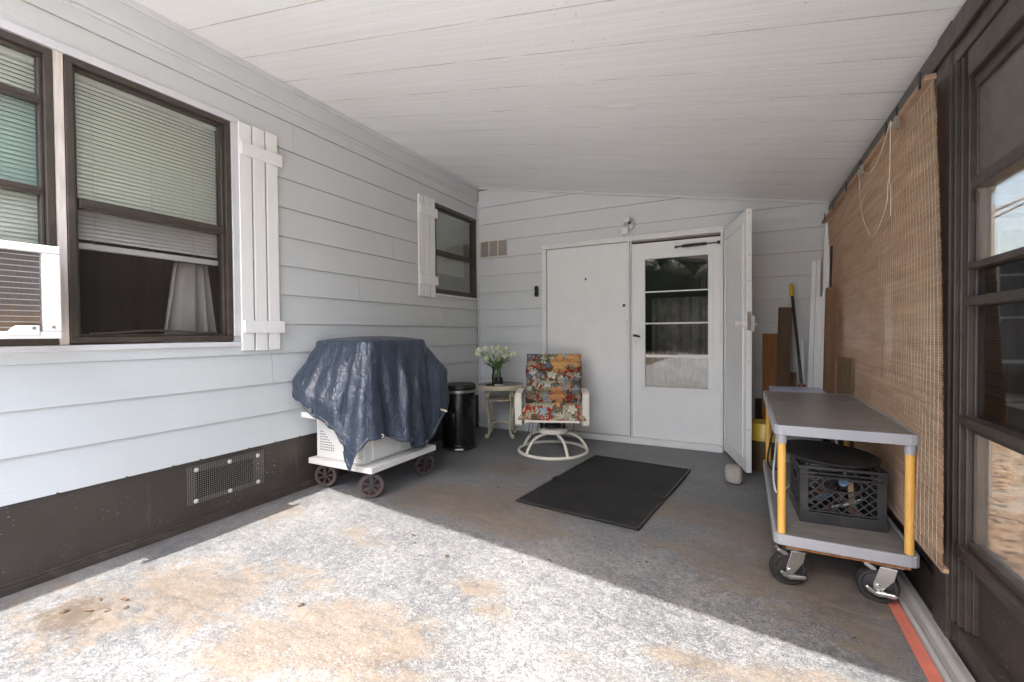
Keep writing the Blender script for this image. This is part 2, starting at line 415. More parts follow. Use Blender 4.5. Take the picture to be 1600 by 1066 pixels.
def floral():
    n = N('floral_fabric'); v = n.tc
    wv = n.new('ShaderNodeVectorMath', operation='MULTIPLY_ADD'); n.link(n.noise(v,16,3,.6,out='Color'), wv.inputs[0]); wv.inputs[1].default_value = (.045,.045,.045); n.link(v, wv.inputs[2])
    def layer(scale, loc, petals, size, depth, str_=1):
        vv = n.map((1,.35,str_), loc, vec=wv.outputs[0])
        vo = n.vor(vv, scale, out=None, rand=.9)
        sub = n.new('ShaderNodeVectorMath', operation='SUBTRACT')
        n.link(vv, sub.inputs[0]); n.link(vo.outputs['Position'], sub.inputs[1])
        sp = n.new('ShaderNodeSeparateXYZ'); n.link(sub.outputs[0], sp.inputs[0])
        cs = n.new('ShaderNodeSeparateColor'); n.link(vo.outputs['Color'], cs.inputs[0])
        ang = n.math('ARCTAN2', sp.outputs[2], sp.outputs[0])
        pet = n.math('COSINE', n.math('MULTIPLY_ADD', ang, petals, n.math('MULTIPLY', cs.outputs[1], 6.28)))
        rad = n.math('MULTIPLY_ADD', pet, depth*size, size)
        return n.math('DIVIDE', vo.outputs['Distance'], rad), cs, pet
    c = n.mix(n.mr(n.noise(v,7,3),.52,.58), (.30,.020,.018), (.36,.29,.19))
    c = n.mix(n.mr(n.noise(n.map((1,1,1),(7,3,1)),9,3),.54,.58), c, (.12,.085,.05))
    # striped leaves and palm fans
    d, cs, pet = layer(11,(4,0,2),3,.60,.50)
    lc = n.ramp(cs.outputs[0], [(0,(.10,.12,.055)),(.3,(.44,.37,.25)),(.55,(.15,.09,.045)),(.75,(.20,.22,.13))], 'CONSTANT')
    lc = n.mix(n.mr(n.math('SINE', n.math('MULTIPLY', d, 26)), -.2,.3), lc, n.mix(n.mr(cs.outputs[2],.4,.6), (.055,.045,.03), (.50,.44,.33)))
    c = n.mix(n.mr(d,.93,1.0,1,0), c, lc)
    # pale, dusty blue and cream flowers
    d, cs, pet = layer(10,(1,0,3),5,.42,.20)
    fc = n.ramp(cs.outputs[0], [(0,(.52,.50,.42)),(.30,(.20,.29,.33)),(.52,(.45,.46,.40)),(.70,(.07,.09,.16)),(.82,(.36,.42,.40))], 'CONSTANT')
    fc = n.mix(n.mr(d,.15,.9,.55,0), fc, (.55,.50,.36)); fc = n.mix(n.mr(pet,-1,-.55,.6,0), fc, (.10,.11,.10)); fc = n.mix(n.mr(d,.10,.22,1,0), fc, (.17,.19,.07))
    c = n.mix(n.mr(d,.92,1.0,1,0), c, fc); c = n.mix(n.mr(n.math('ABSOLUTE',n.math('SUBTRACT',d,1.0)),.0,.07,.7,0), c, (.07,.05,.045))
    # large peach and orange hibiscus
    d, cs, pet = layer(5.2,(.62,0,.30),5,.52,.16)
    fc = n.mix(n.mr(cs.outputs[2],.3,.7), (.58,.33,.13), (.58,.235,.105)); fc = n.mix(n.mr(d,.2,.9,.4,0), fc, (.60,.42,.18)); fc = n.mix(n.mr(pet,-1,-.6,.6,0), fc, (.33,.10,.045)); fc = n.mix(n.mr(d,.06,.16,1,0), fc, (.50,.10,.05))
    pick = n.math('GREATER_THAN', cs.outputs[0], .42)
    c = n.mix(n.math('MULTIPLY', n.mr(d,.95,1.0,1,0), pick), c, fc)
    n.bsdf(c, .85, 0, n.bump(n.noise(v,260,2),.25,.002), .2)
    return n.m
M['floral'] = floral()

# ------------------------------------------------------------------ reference planes (metres)
XL, YB, XR = -2.98, 4.83, .676
def ceil_z(x): return 3.0-.19*(x+2.98)

# ------------------------------------------------------------------ GROUND
def sheet(name, x0,x1,y0,y1,z,mat,label=None):
    m = MB(); m._faces([(x0,y0,z),(x1,y0,z),(x1,y1,z),(x0,y1,z)],[(0,1,2,3)])
    o = m.build(name, mat); o['kind'] = 'structure'; return o
sheet('ground', -400,400,-400,400,-.12, M['ground'])
m = MB(); m.box((-3.1,-.35,-.118),(.72,YB+.1,0)); o = m.build('floor', M['floor']); o['kind'] = 'structure'
m = MB(); m.box((-3.1,-16,-.118),(9,-.353,-.012)); o = m.build('driveway', M['drive']); o['kind'] = 'structure'

# ------------------------------------------------------------------ lap siding helper
PITCH, Z0 = .2117, .408
def lap(mb, fn, s0, s1, k0, k1, holes=(), joints={}, top=None, edge=None):
    for k in range(k0, k1):
        zb, zt = Z0+PITCH*k, Z0+PITCH*(k+1)
        def th(z): return .018-.013*(z-zb)/(zt-zb)
        cuts = sorted({s0,s1,*[h for H in holes for h in H[:2] if s0<h<s1], *joints.get(k,[])})
        if top: cuts = sorted({*cuts, *[s0+(s1-s0)*i/24 for i in range(25)]}) if k >= 8 else cuts
        for a,b in zip(cuts, cuts[1:]):
            mid = (a+b)/2; segs = [(zb,zt)]
            for H in holes:
                if H[0] < mid < H[1]:
                    ns = []
                    for p,q in segs:
                        if H[2] >= q or H[3] <= p: ns.append((p,q)); continue
                        if H[2] > p: ns.append((p,H[2]))
                        if H[3] < q: ns.append((H[3],q))
                    segs = ns
            ga = .0012 if a in joints.get(k,[]) else 0; gb = .0012 if b in joints.get(k,[]) else 0
            for p,q in segs:
                if q-p < .004: continue
                if top:
                    lim = top(mid)+.05
                    if p > lim: continue
                    q = min(q, lim)
                A,B = a+ga, b-gb
                if edge and p == zb:  # thin dark strip below each board draws the lap's contact shadow
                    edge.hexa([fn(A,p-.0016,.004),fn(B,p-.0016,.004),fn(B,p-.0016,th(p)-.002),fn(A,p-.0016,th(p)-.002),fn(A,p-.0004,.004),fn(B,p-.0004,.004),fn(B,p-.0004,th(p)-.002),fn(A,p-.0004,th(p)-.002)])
                mb.hexa([fn(A,p,0),fn(B,p,0),fn(B,p,th(p)),fn(A,p,th(p)),fn(A,q,0),fn(B,q,0),fn(B,q,th(q)),fn(A,q,th(q))])
def holed(mb, fn, s0,s1,z0,z1,d0,d1,holes):
    S = sorted({s0,s1,*[h for H in holes for h in H[:2]]}); Z = sorted({z0,z1,*[h for H in holes for h in H[2:]]})
    for a,b in zip(S,S[1:]):
        for p,q in zip(Z,Z[1:]):
            if any(H[0] <= (a+b)/2 <= H[1] and H[2] <= (p+q)/2 <= H[3] for H in holes): continue
            mb.hexa([fn(a,p,d0),fn(b,p,d0),fn(b,p,d1),fn(a,p,d1),fn(a,q,d0),fn(b,q,d0),fn(b,q,d1),fn(a,q,d1)])

# ------------------------------------------------------------------ HOUSE WALL (along the left)
fH = lambda s,z,d: (XL-.012+d, s, z)
W_LEFT = (.09,.93,1.13,2.555); W_MAIN = (.97,1.775,1.13,2.56); W_SMALL = (3.93,4.80,1.615,2.59)
hw = thing('house_wall', 'long grey lap sided house wall with dark brown skirting and windows', 'wall', (XL,1.5,0))
holesH = [(.09,1.775,1.13,2.56), W_SMALL]
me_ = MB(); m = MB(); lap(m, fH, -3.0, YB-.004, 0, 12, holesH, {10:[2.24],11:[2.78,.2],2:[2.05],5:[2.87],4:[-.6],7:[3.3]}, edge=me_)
m.build('siding', M['siding'], hw); me_.build('lap_shadow_strip', M['lap_shade'], hw)
m = MB(); holed(m, fH, -3.0, YB+.1, .0, 3.25, -.12, -.003, holesH+[(1.53,1.91,.163,.34)]); m.build('sheathing', M['room_paint'], hw)
vent_hole = (1.535,1.905,.168,.335)
m = MB(); holed(m, lambda s,z,d:(XL+d,s,z), -3.0, YB-.003, .0, .43, -.012, -.002, [vent_hole])
sk = m.build('skirting', M['skirt'], hw)
m = MB(); m.box((XL-.002,-3,.0),(XL+.016,YB-.02,.035)); m.box((XL-.002,-3,.035),(XL+.009,YB-.02,.05)); m.build('base_flange', M['brown_metal'], hw, bevel=.003)
m = MB()
for y in [-.1,.25,.62,.95,1.18,1.42,1.6,1.86,2.1,2.26,2.75,3.1,3.5,3.9]:
    y += rng.uniform(-.05,.05); m.box((XL-.003,y,.402),(XL+.0135,y+.011,.412))
m.build('siding_clip', M['brown_metal'], hw, bevel=.002)
m = MB(); m.box((XL-.004,-3,2.84),(XL+.022,YB-.02,3.02)); m.build('frieze_board', M['siding'], hw, bevel=.003)
m = MB(); m.box((XL+.0,-3,2.815),(XL+.012,YB-.02,2.838)); m.build('frieze_lip', M['casing'], hw, bevel=.002)
m = MB(); m.box((XL+.0225,-3,2.955),(XL+.040,YB-.02,3.02)); m.build('ceiling_angle', M['casing'], hw, bevel=.003)
m = MB()
for y in [.4,1.0,1.53,2.07,2.6,3.2,3.8]: m.lathe([(.007,0),(.006,.004),(0,.005)], (XL+.012,y,2.826), 8, Matrix.Rotation(R(90),4,'Y'))
m.build('screw', M['zinc'], hw)

# foundation vent : screen over a hole in the skirting
fv = thing('foundation_vent', 'wire mesh crawl space vent with six white washers in brown skirting', 'vent', (XL,1.725,.145))
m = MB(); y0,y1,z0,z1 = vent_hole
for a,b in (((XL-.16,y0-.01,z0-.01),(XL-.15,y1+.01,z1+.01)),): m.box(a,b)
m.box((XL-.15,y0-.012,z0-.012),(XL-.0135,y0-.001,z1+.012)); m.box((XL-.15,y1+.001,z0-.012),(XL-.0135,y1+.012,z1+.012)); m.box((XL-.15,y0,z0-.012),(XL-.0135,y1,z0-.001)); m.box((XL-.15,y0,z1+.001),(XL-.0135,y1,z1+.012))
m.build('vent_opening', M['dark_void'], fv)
m = MB(); nw = 0
for i in range(39):
    y = 1.485+i*.0127; m.box((XL+.004,y-.0007,.148),(XL+.0052,y+.0007,.374))
for i in range(19):
    z = .149+i*.0125; m.box((XL+.0053,1.485,z-.0007),(XL+.0066,1.968,z+.0007))
m.build('wire_mesh', plain('dull_wire_mesh',(.27,.255,.235),.5,.3), fv)
for y,z in ((1.535,.352),(1.735,.352),(1.925,.345),(1.53,.162),(1.735,.162),(1.925,.165)):
    m = MB(); m.lathe([(.0135,0),(.0135,.0025),(.006,.004),(.005,.007),(0,.0075)], (XL+.0075,y,z), 14, Matrix.Rotation(R(90),4,'Y'))
    m.build('washer', M['washer'], fv)

# ------------------------------------------------------------------ windows on the house wall
def frame_boxes(mb, y0,y1,z0,z1,w,x0,x1):
    mb.box((x0,y0,z0),(x1,y1,z0+w)); mb.box((x0,y0,z1-w),(x1,y1,z1)); mb.box((x0,y0,z0+w),(x1,y0+w,z1-w)); mb.box((x0,y1-w,z0+w),(x1,y1,z1-w))
def window(name, label, y0,y1,z0,z1, rails, glassmats, group=None, fw=.032):
    t = thing(name, label, 'window', (XL,(y0+y1)/2,z0), group=group)
    m = MB(); frame_boxes(m, y0,y1,z0,z1,fw,XL-.06,XL+.014); m.build('frame', M['brown_metal'], t, bevel=.003)
    m = MB(); frame_boxes(m, y0+fw+.001,y1-fw-.001,z0+fw+.001,z1-fw-.001,.014,XL-.05,XL-.008)
    m.build('sash', M['brown_metal'], t, bevel=.003)
    for a,b in rails:
        m = MB(); m.box((XL-.045,y0+fw+.016,a),(XL+.004,y1-fw-.016,b)); m.box((XL+.0045,y0+fw+.0162,a+.012),(XL+.010,y1-fw-.0162,b-.014))
        m.build('meeting_rail', M['brown_metal'], t, bevel=.003)
    edges = [z0+fw+.012]+[e for r in sorted(rails) for e in r]+[z1-fw-.012]
    for i in range(0,len(edges),2):
        m = MB(); m.box((XL-.026,y0+fw+.010,edges[i]-.004),(XL-.022,y1-fw-.010,edges[i+1]+.004))
        m.build('pane', glassmats[i//2], t)
    return t
wl = window('window','tall brown framed window above the air conditioner with teal tinted panes', *W_LEFT, [(1.578,1.60),(1.85,1.886),(2.282,2.318)], [M['insect_screen'],M['glass'],M['teal_glass'],M['glass']])
wm = window('window','large brown double hung window beside the white shutter, half raised blind and bent bottom rail', .972,1.773,1.137,2.56, [(1.822,1.872)], [M['insect_screen'],M['glass']])
m = MB()
m.tube([(XL-.006,1.05+.62*t,1.186+.016*math.sin(math.pi*min(1,max(0,t)))**2) for t in [i/14 for i in range(15)]], .007, 6); m.build('bent_screen_edge', M['brown_metal'], wm)
ws = window('window','small brown double hung window in the corner next to the far shutter', 3.93,4.785,1.62,2.585, [(2.042,2.095)], [M['glass'],M['glass']], fw=.036)
# casings
m = MB(); m.box((XL-.004,.05,2.563),(XL+.018,1.835,2.606)); m.box((XL-.004,1.777,1.165),(XL+.018,1.833,2.562)); m.box((XL-.004,.05,1.10),(XL+.022,1.835,1.129)); 
m.box((XL-.006,.04,1.104),(XL+.012,.088,2.562))
cs = m.build('window_casing', M['casing'], bevel=.004); tag(cs,'pale grey flat casing framing the pair of large windows','casing')
m = MB(); m.box((XL-.004,.932,1.131),(XL+.010,.970,2.562)); o = m.build('window_mullion', M['mullion'], bevel=.003); tag(o,'narrow weathered beige upright board between the two large windows','casing')
m = MB(); m.box((XL-.004,3.9,2.592),(XL+.016,4.822,2.63)); m.box((XL-.004,4.787,1.62),(XL+.014,4.822,2.591)); m.box((XL-.004,3.9,1.582),(XL+.018,4.822,1.614))
o = m.build('window_casing', M['casing'], bevel=.004); tag(o,'pale grey flat casing around the small corner window','casing')

# interior rooms seen through glass
def room(x0,x1,y0,y1,z0,z1,mat,skip):
    m = MB(); t = .04
    if 'x0' not in skip: m.box((x0-t,y0,z0),(x0,y1,z1))
    if 'x1' not in skip: m.box((x1,y0,z0),(x1+t,y1,z1))
    if 'y0' not in skip: m.box((x0,y0-t,z0),(x1,y0,z1))
    if 'y1' not in skip: m.box((x0,y1,z0),(x1,y1+t,z1))
    m.box((x0,y0,z0-t),(x1,y1,z0)); m.box((x0,y0,z1),(x1,y1,z1+t))
    o = m.build('interior_wall', mat); o['kind'] = 'structure'; return o
room(-5.6,-3.115,-2.9,3.2,.45,3.0,M['paneling'],('x1',))
room(-5.0,-3.115,3.3,4.9,.45,3.0,M['paneling'],('x1',))
M['brown_room'] = plain('brown_room_paint', (.20,.135,.095), .7, var=.15)
room(-2.9,.9,4.99,7.6,.0,2.7,M['brown_room'],('y0',))

# venetian blinds
def venetian(label, y0,y1,ztop,zbot,mat,x=-3.07,pitch=.0215,raise_rail=.04):
    t = thing('venetian_blind', label, 'blind', (x,(y0+y1)/2,zbot))
    m = MB(); m.box((x-.02,y0,ztop-.028),(x+.02,y1,ztop)); m.build('head_rail', mat, t, bevel=.003)
    m = MB(); z = ztop-.045
    while z > zbot+raise_rail:
        a = R(60); dx,dz = .0129*math.cos(a), .0129*math.sin(a)
        m._faces([(x+dx,y0,z-dz),(x+dx,y1,z-dz),(x+.0015,y1,z+.0015),(x+.0015,y0,z+.0015),(x-dx,y0,z+dz),(x-dx,y1,z+dz)],[(0,1,2,3),(3,2,5,4)])
        z -= pitch
    m.build('slats', mat, t, solid=.0008)
    m = MB(); m.box((x-.014,y0,zbot),(x+.014,y1,zbot+raise_rail-.008)); m.build('bottom_rail', mat, t, bevel=.004)
    for f in (.14,.5,.80):
        m = MB(); y = y0+(y1-y0)*f; m.tube([(x+.015,y,ztop-.03),(x+.0155,y,zbot+.02)], .0012, 5); m.build('ladder_cord', M['dim_slat'], t)
    return t
venetian('half raised venetian blind with wide bottom rail in the large window', 1.0,1.735,2.53,1.628,M['slat'])
venetian('lowered venetian blind behind the teal panes above the air conditioner', .12,.895,2.52,1.56,M['slat'])
venetian('grey venetian blind half lowered in the small corner window', 3.97,4.66,2.55,1.86,M['dim_slat'])
# curtain fan
m = MB()
def cur(u,v):
    z = 1.64-.60*v; half0 = .10; half1 = .175
    yc = 1.665; w = half0+(half1-half0)*v
    y = yc+(u-.62)*2*w
    return (-3.19+.028*math.sin(u*17+1.8*math.sin(u*8)+v*.8)*(0.6+.6*v), y, z)
m.grid(cur, 60, 14); o = m.build('curtain', M['sheer'], solid=.002); tag(o,'grey white curtain panel fanned out in lower corner of the large window','curtain')

# ------------------------------------------------------------------ shutters
def shutter(label, y0, z0, z1, bats):
    t = thing('shutter', label, 'shutter', (XL,y0,z0))
    w, g = .083, .0125
    for i in range(3):
        m = MB(); a = y0+i*(w+g); m.box((XL+.008,a,z0+(.0 if i != 1 else -.002)),(XL+.026,a+w,z1+.004*(i-1))); m.build('board', M['shutter'], t, bevel=.003)
    for a,b in bats:
        m = MB(); m.box((XL+.0265,y0+.008,a),(XL+.045,y0+3*w+2*g+.026,b)); m.build('batten', M['shutter'], t, bevel=.003)
    return t
shutter('white board and batten shutter on the house wall beside the large window', 1.822,1.07,2.585,[(1.187,1.272),(2.368,2.452)])
shutter('smaller looking white batten shutter next to the small corner window', 3.655,1.565,2.61,[(1.692,1.788),(2.412,2.51)])

# ------------------------------------------------------------------ air conditioner
ac = thing('air_conditioner','white window air conditioner with rusty finned grille','air conditioner',(XL,.58,1.163))
AX = -2.79
m = MB(); m.box((XL-.10,.305,1.185),(AX-.035,.865,1.565)); m.build('casing', M['white_paint'], ac, bevel=.006)
m = MB(); frame = [((AX-.034,.285,1.548),(AX,.887,1.583)),((AX-.034,.285,1.163),(AX,.887,1.196)),((AX-.034,.826,1.1965),(AX,.887,1.5475)),((AX-.034,.285,1.1965),(AX,.335,1.5475))]
for a,b in frame: m.box(a,b)
m.build('front_frame', M['white_paint'], ac, bevel=.006, seg=3)
def coil():
    n = N('rusty_coil'); s = n.new('ShaderNodeSeparateXYZ'); n.link(n.tc, s.inputs[0])
    f = n.math('ADD', n.mr(s.outputs[2],.02,.22,1,0), n.math('MULTIPLY_ADD', n.noise(n.map(),14,7,.75),1.6,-.8))
    c = n.mix(n.mr(f,.2,.8), (.115,.105,.10), (.23,.135,.065)); c = n.mix(n.mr(n.noise(n.map((1,12,1)),30,3),.4,.7), c, (.17,.155,.145))
    n.bsdf(c,.7,.2,n.bump(n.noise(n.map((1,14,1)),40,2),.4,.004),.3); return n.m
m = MB(); m.box((AX-.030,.34,1.20),(AX-.022,.822,1.545)); m.build('condenser_coil', coil(), ac)
m = MB()
for i in range(14):
    z = 1.213+i*.0245; m.box((AX-.016,.336,z-.0017),(AX-.012,.8255,z+.0017))
m.build('grille_wire', plain('dull_wire',(.42,.38,.35),.5,.3), ac)
m = MB(); m.prism([(.70,1.180),(.722,1.212),(.737,1.222),(.81,1.222),(.81,1.180)], lambda u,v,w:(w,u,v), AX+.001, AX+.010); m.build('bracket', M['white_paint'], ac, bevel=.003)
for y,z in ((.79,1.21),(.857,1.215)):
    m = MB(); m.lathe([(.007,0),(.006,.003),(0,.0035)],(AX+(.0105 if y<.8 else .0005),y,z),10,Matrix.Rotation(R(90),4,'Y')); m.build('screw', M['zinc'], ac)

# ------------------------------------------------------------------ END WALL
fE = lambda s,z,d: (s, YB+.012-d, z)
ew = thing('end_wall','grey lap sided gable wall at the back of the porch','wall',(-1.1,YB,0))
DO = (-2.085,-.185,-.1,2.18)
me_ = MB(); m = MB(); lap(m, fE, XL+.02, 1.1, -2, 12, [DO], {8:[-1.2],3:[.35]}, top=ceil_z, edge=me_); m.build('siding', M['brightened_end_siding'], ew); me_.build('lap_shadow_strip', M['lap_shade'], ew)
m = MB(); holed(m, fE, XL-.1, 1.1, -.1, 2.18, -.12, -.003, [(-1.075,-.215,.0,2.12)])
m.prism([(XL-.1,2.1805),(1.1,2.1805),(1.1,ceil_z(1.1)+.02),(XL-.1,ceil_z(XL)+.02)], lambda u,v,w: fE(u,v,w), -.12, -.003)
m.build('sheathing', M['room_paint'], ew)
m = MB(); m.box((XL+.006,YB-.018,.0),(XL+.030,YB-.004,2.82)); m.build('corner_trim', M['casing'], ew, bevel=.003)
m = MB(); m.box((.66,YB-.016,.0),(.70,YB-.006,2.30)); m.build('corner_board', M['casing'], ew, bevel=.003)
m = MB(); a=-2.955; m.prism([(a,ceil_z(a)-.022),(.66,ceil_z(.66)-.022),(.66,ceil_z(.66)+.01),(a,ceil_z(a)+.01)], lambda u,v,w:(u,w,v), YB-.03, YB-.009); m.build('ceiling_angle', M['casing'], ew, bevel=.002)

# gable vent with three louvred sections
gv = thing('wall_vent','small cream vent of three square louvred sections on the back wall','vent',(-2.74,YB,2.1))
m = MB(); x0,x1,z0,z1 = -2.935,-2.54,2.105,2.318; y = YB-.010
m.box((x0,y-.012,z0),(x1,y,z0+.014)); m.box((x0,y-.012,z1-.014),(x1,y,z1))
for i in range(4):
    x = x0+(x1-x0-.014)*i/3; m.box((x,y-.0118,z0+.0141),(x+.014,y,z1-.0141))
m.build('frame', plain('cream_plastic',(.66,.63,.56),.5), gv, bevel=.002)
m = MB()
for i in range(3):
    xa = x0+(x1-x0-.014)*i/3+.0145; xb = x0+(x1-x0-.014)*(i+1)/3-.0005
    for j in range(12):
        z = z0+.018+j*.0152; m._faces([(xa,y-.010,z),(xb,y-.010,z),(xb,y-.002,z+.0135),(xa,y-.002,z+.0135)],[(0,1,2,3)])
m.build('louvres', plain('dusty_louvre',(.40,.36,.31),.7,dirt=.5,dirtcol=(.22,.18,.15),ds=14), gv, solid=.001)

# doorbell camera
db = thing('doorbell','slim black doorbell camera on the siding left of the doors','doorbell',(-2.163,YB-.01,1.6))
m = MB(); m.box((-2.186,YB-.036,1.598),(-2.140,YB-.006,1.722)); m.build('body', M['black'], db, bevel=.010, seg=3)
m = MB(); m.lathe([(.011,0),(.010,.003),(0,.004)],(-2.163,YB-.0362,1.695),16,Matrix.Rotation(R(90),4,'X')); m.build('lens', M['black_gloss'], db)
m = MB(); m.lathe([(.013,0),(.012,.002),(0,.003)],(-2.163,YB-.0362,1.63),16,Matrix.Rotation(R(90),4,'X')); m.build('button', M['black_gloss'], db)

# flood light above the doors
fl = thing('flood_light','small motion sensing wall lamp above the double doors','wall lamp',(-1.09,YB-.01,2.30))
RX = Matrix.Rotation(R(90),4,'X')
m = MB(); m.lathe([(.062,0),(.060,.012),(.045,.020),(0,.022)],(-1.085,YB-.008,2.315),20,RX); m.build('base_plate', M['lamp_metal'], fl)
m = MB(); m.lathe([(.018,0),(.032,.015),(.036,.05),(.034,.06),(0,.062)],(-1.10,YB-.032,2.335),16,Matrix.Rotation(R(70),4,'X')); m.build('lamp_head', M['white_trim'], fl)
m = MB(); m.tube([(-1.09,YB-.02,2.31),(-1.095,YB-.05,2.29),(-1.105,YB-.06,2.27)],.011,8); m.box((-1.145,YB-.085,2.205),(-1.085,YB-.045,2.275)); m.build('motion_sensor', M['white_paint'], fl, bevel=.006)
m = MB(); m.lathe([(.016,0),(.016,.02),(0,.022)],(-1.075,YB-.055,2.325),12,RX); m.build('swivel', M['rubber'], fl)

# ------------------------------------------------------------------ DOORS
df = thing('door_frame','white casing and threshold around both leaves of the double doorway','door frame',(-1.1,YB,0))
m = MB(); yf = YB-.034
m.box((-2.087,yf,.0),(-2.035,YB+.03,2.135)); m.box((-2.087,yf,2.1355),(-.183,YB+.03,2.182)); m.box((-.207,yf,.06),(-.183,YB+.03,2.135))
m.box((-2.095,yf-.012,2.165),(-.175,yf-.0005,2.190))
m.build('casing', M['white_trim'], df, bevel=.004)
m = MB(); m.box((-1.105,yf-.006,.065),(-1.078,YB+.02,2.134)); m.box((-1.072,yf-.004,.065),(-1.060,YB+.02,2.134)); m.build('astragal', M['white_trim'], df, bevel=.003)
m = MB(); m.box((-2.034,yf-.03,.0),(-.183,YB+.03,.052)); m.box((-2.033,yf-.022,.0525),(-.208,YB+.02,.064)); m.build('threshold', M['white_trim'], df, bevel=.005)
m = MB(); m.box((-1.0775,yf-.002,.066),(-1.0725,YB+.01,2.134)); m.build('weather_seal', M['rubber'], df)

fp = thing('door_leaf','closed plain white door leaf left of the glazed storm door','door',(-1.57,YB,.065))
m = MB(); m.box((-2.028,YB-.022,.070),(-1.108,YB+.02,2.128)); m.build('leaf', M['white_paint'], fp, bevel=.004)
m = MB(); m.box((-2.026,YB-.030,.071),(-1.112,YB-.0225,.165)); m.build('kick_strip', M['white_paint'], fp, bevel=.003)
m = MB(); m.box((-1.578,YB-.0235,.17),(-1.574,YB-.0222,2.11)); m.build('panel_seam', M['white_trim'], fp)
m = MB(); m.lathe([(.012,0),(.008,.004),(0,.005)],(-1.565,YB-.0225,1.765),10,RX); m.build('peephole', M['black'], fp)
m = MB(); m.box((-1.155,YB-.027,1.445),(-1.128,YB-.0225,1.475)); m.build('strike_plate', M['rubber'], fp, bevel=.002)
m = MB(); m.box((-1.118,YB-.036,1.15),(-1.108,YB-.0225,1.30)); m.build('latch_plate', M['zinc'], fp, bevel=.002)

sd = thing('storm_door','white storm door with four pane tall window and black closer','door',(-.63,YB,.066))
yd = YB-.012; G = (-.921,-.318,.606,1.93)
m = MB(); holed(m, lambda s,z,d:(s,yd+d,z), -1.057,-.2075,.068,2.098,-.012,.024,[(G[0]-.001,G[1]+.001,G[2]-.001,G[3]+.001)]); 
m.build('slab', M['white_paint'], sd, weld=True)
m = MB()
for a,b in (((G[0]-.040,G[2]-.045),(G[1]+.045,G[2])),((G[0]-.040,G[3]),(G[1]+.045,G[3]+.040)),((G[0]-.040,G[2]+.0002),(G[0],G[3]-.0002)),((G[1],G[2]+.0002),(G[1]+.045,G[3]-.0002))):
    m.box((a[0],yd-.020,a[1]),(b[0],yd-.0122,b[1]))
m.build('window_trim', M['white_paint'], sd, bevel=.003)
m = MB()
for z,w in ((1.594,.012),(1.268,.013),(.934,.024)): m.box((G[0],yd-.010,z-w),(G[1],yd+.012,z+w*.2))
m.build('glazing_bar', M['white_trim'], sd, bevel=.003)
ed = [G[2],.911,.938,1.255,1.2715,1.582,1.5965,G[3]]
for i in range(0,8,2):
    m = MB(); m.box((G[0]-.0005,yd+.002,ed[i]),(G[1]+.0005,yd+.006,ed[i+1])); m.build('pane', M['door_glass'], sd)
m = MB(); m.tube([(-.61,yd-.032,2.028),(-.55,yd-.034,2.030)],.008,8); m.tube([(-.56,yd-.034,2.030),(-.545,yd-.034,2.030),(-.34,yd-.034,2.034),(-.325,yd-.034,2.034)],[.010,.016,.016,.010],12); m.tube([(-.33,yd-.034,2.034),(-.225,yd-.03,2.036)],.006,8)
m.box((-.625,yd-.04,2.018),(-.600,yd-.0125,2.038)); m.box((-.232,yd-.05,2.022),(-.212,yd-.0125,2.05)); m.build('door_closer', M['black'], sd)
m = MB(); m.box((-1.032,yd-.020,1.04),(-1.010,yd-.0125,1.17)); m.build('handle_plate', M['white_trim'], sd, bevel=.003)
hd = MB(); hd.tube([(-1.022,yd-.02,1.135),(-1.022,yd-.055,1.135)],.009,8); hd.tube([(-1.035,yd-.055,1.14),(-1.0,yd-.057,1.135),(-.965,yd-.052,1.126)],[.014,.012,.010],8); hd.build('handle', plain('dark_nickel',(.10,.095,.09),.3,.8), sd)
# lace curtain and shelf inside
m = MB(); m.grid(lambda u,v:(-.95+.66*u, 5.35+.025*math.sin(u*40), 1.56-.98*v), 70, 6); o = m.build('lace_curtain', plain('dim_lace',(.36,.355,.35),.9,var=.3,vs=9), solid=.002); tag(o,'dim grey curtain hanging behind the lower storm door panes','curtain')
m = MB()
ch_ = thing('hanging_lamp','small cut glass hanging lamp seen through the top storm door pane','lamp',(-.36,5.3,1.62))
for k in range(9):
    a = k*.7; m.tube([(-.36+.05*math.cos(a),5.3+.05*math.sin(a),1.80),(-.36+.055*math.cos(a),5.3+.055*math.sin(a),1.63)],.006,6)
m.build('prisms', M['lamp_metal'], ch_)
m = MB()
for k in range(14):
    a = k*.9; m.tube([(-.36,5.3,1.86+.004*k),(-.36+.09*math.cos(a),5.3+.05*math.sin(a),1.80+.008*k)],.004,5)
m.build('arms', M['lamp_metal'], ch_)

# open leaf
ang = math.atan2(4.07-4.80, .007+.183)
od = thing('door_leaf','white panelled door leaf standing open against the porch corner','door',(-.178,4.80,.03),ang,local=True)
m = MB(); m.box((0,-.0,0),(.752,.042,2.125)); m.build('leaf', M['white_paint'], od, bevel=.003)
m = MB(); z0,z1 = .10,2.03; a,b,w = .07,.69,.022
m.box((a,-.013,z0),(b,-.0005,z0+w)); m.box((a,-.013,z1-w),(b,-.0005,z1)); m.box((a,-.013,z0+w),(a+w,-.0005,z1-w)); m.box((b-w,-.013,z0+w),(b,-.0005,z1-w)); m.build('panel_moulding', M['white_trim'], od, bevel=.005)
m = MB(); m.box((a+w+.001,-.004,z0+w+.001),(b-w-.001,-.0005,z1-w-.001)); m.build('panel', M['white_paint'], od)
m = MB(); m.box((.7535,.006,1.15),(.7555,.036,1.30)); m.lathe([(.012,0),(.012,.018),(0,.018)],(.7545,.02,1.215),10,Matrix.Rotation(R(90),4,'Y')); m.build('latch', M['zinc'], od, bevel=.001)
m = MB(); m.lathe([(.030,0),(.030,.01),(.016,.018),(.016,.045),(.028,.055),(.026,.07),(0,.075)],(.69,-.0005,1.21),16,RX); m.build('knob', M['white_trim'], od)
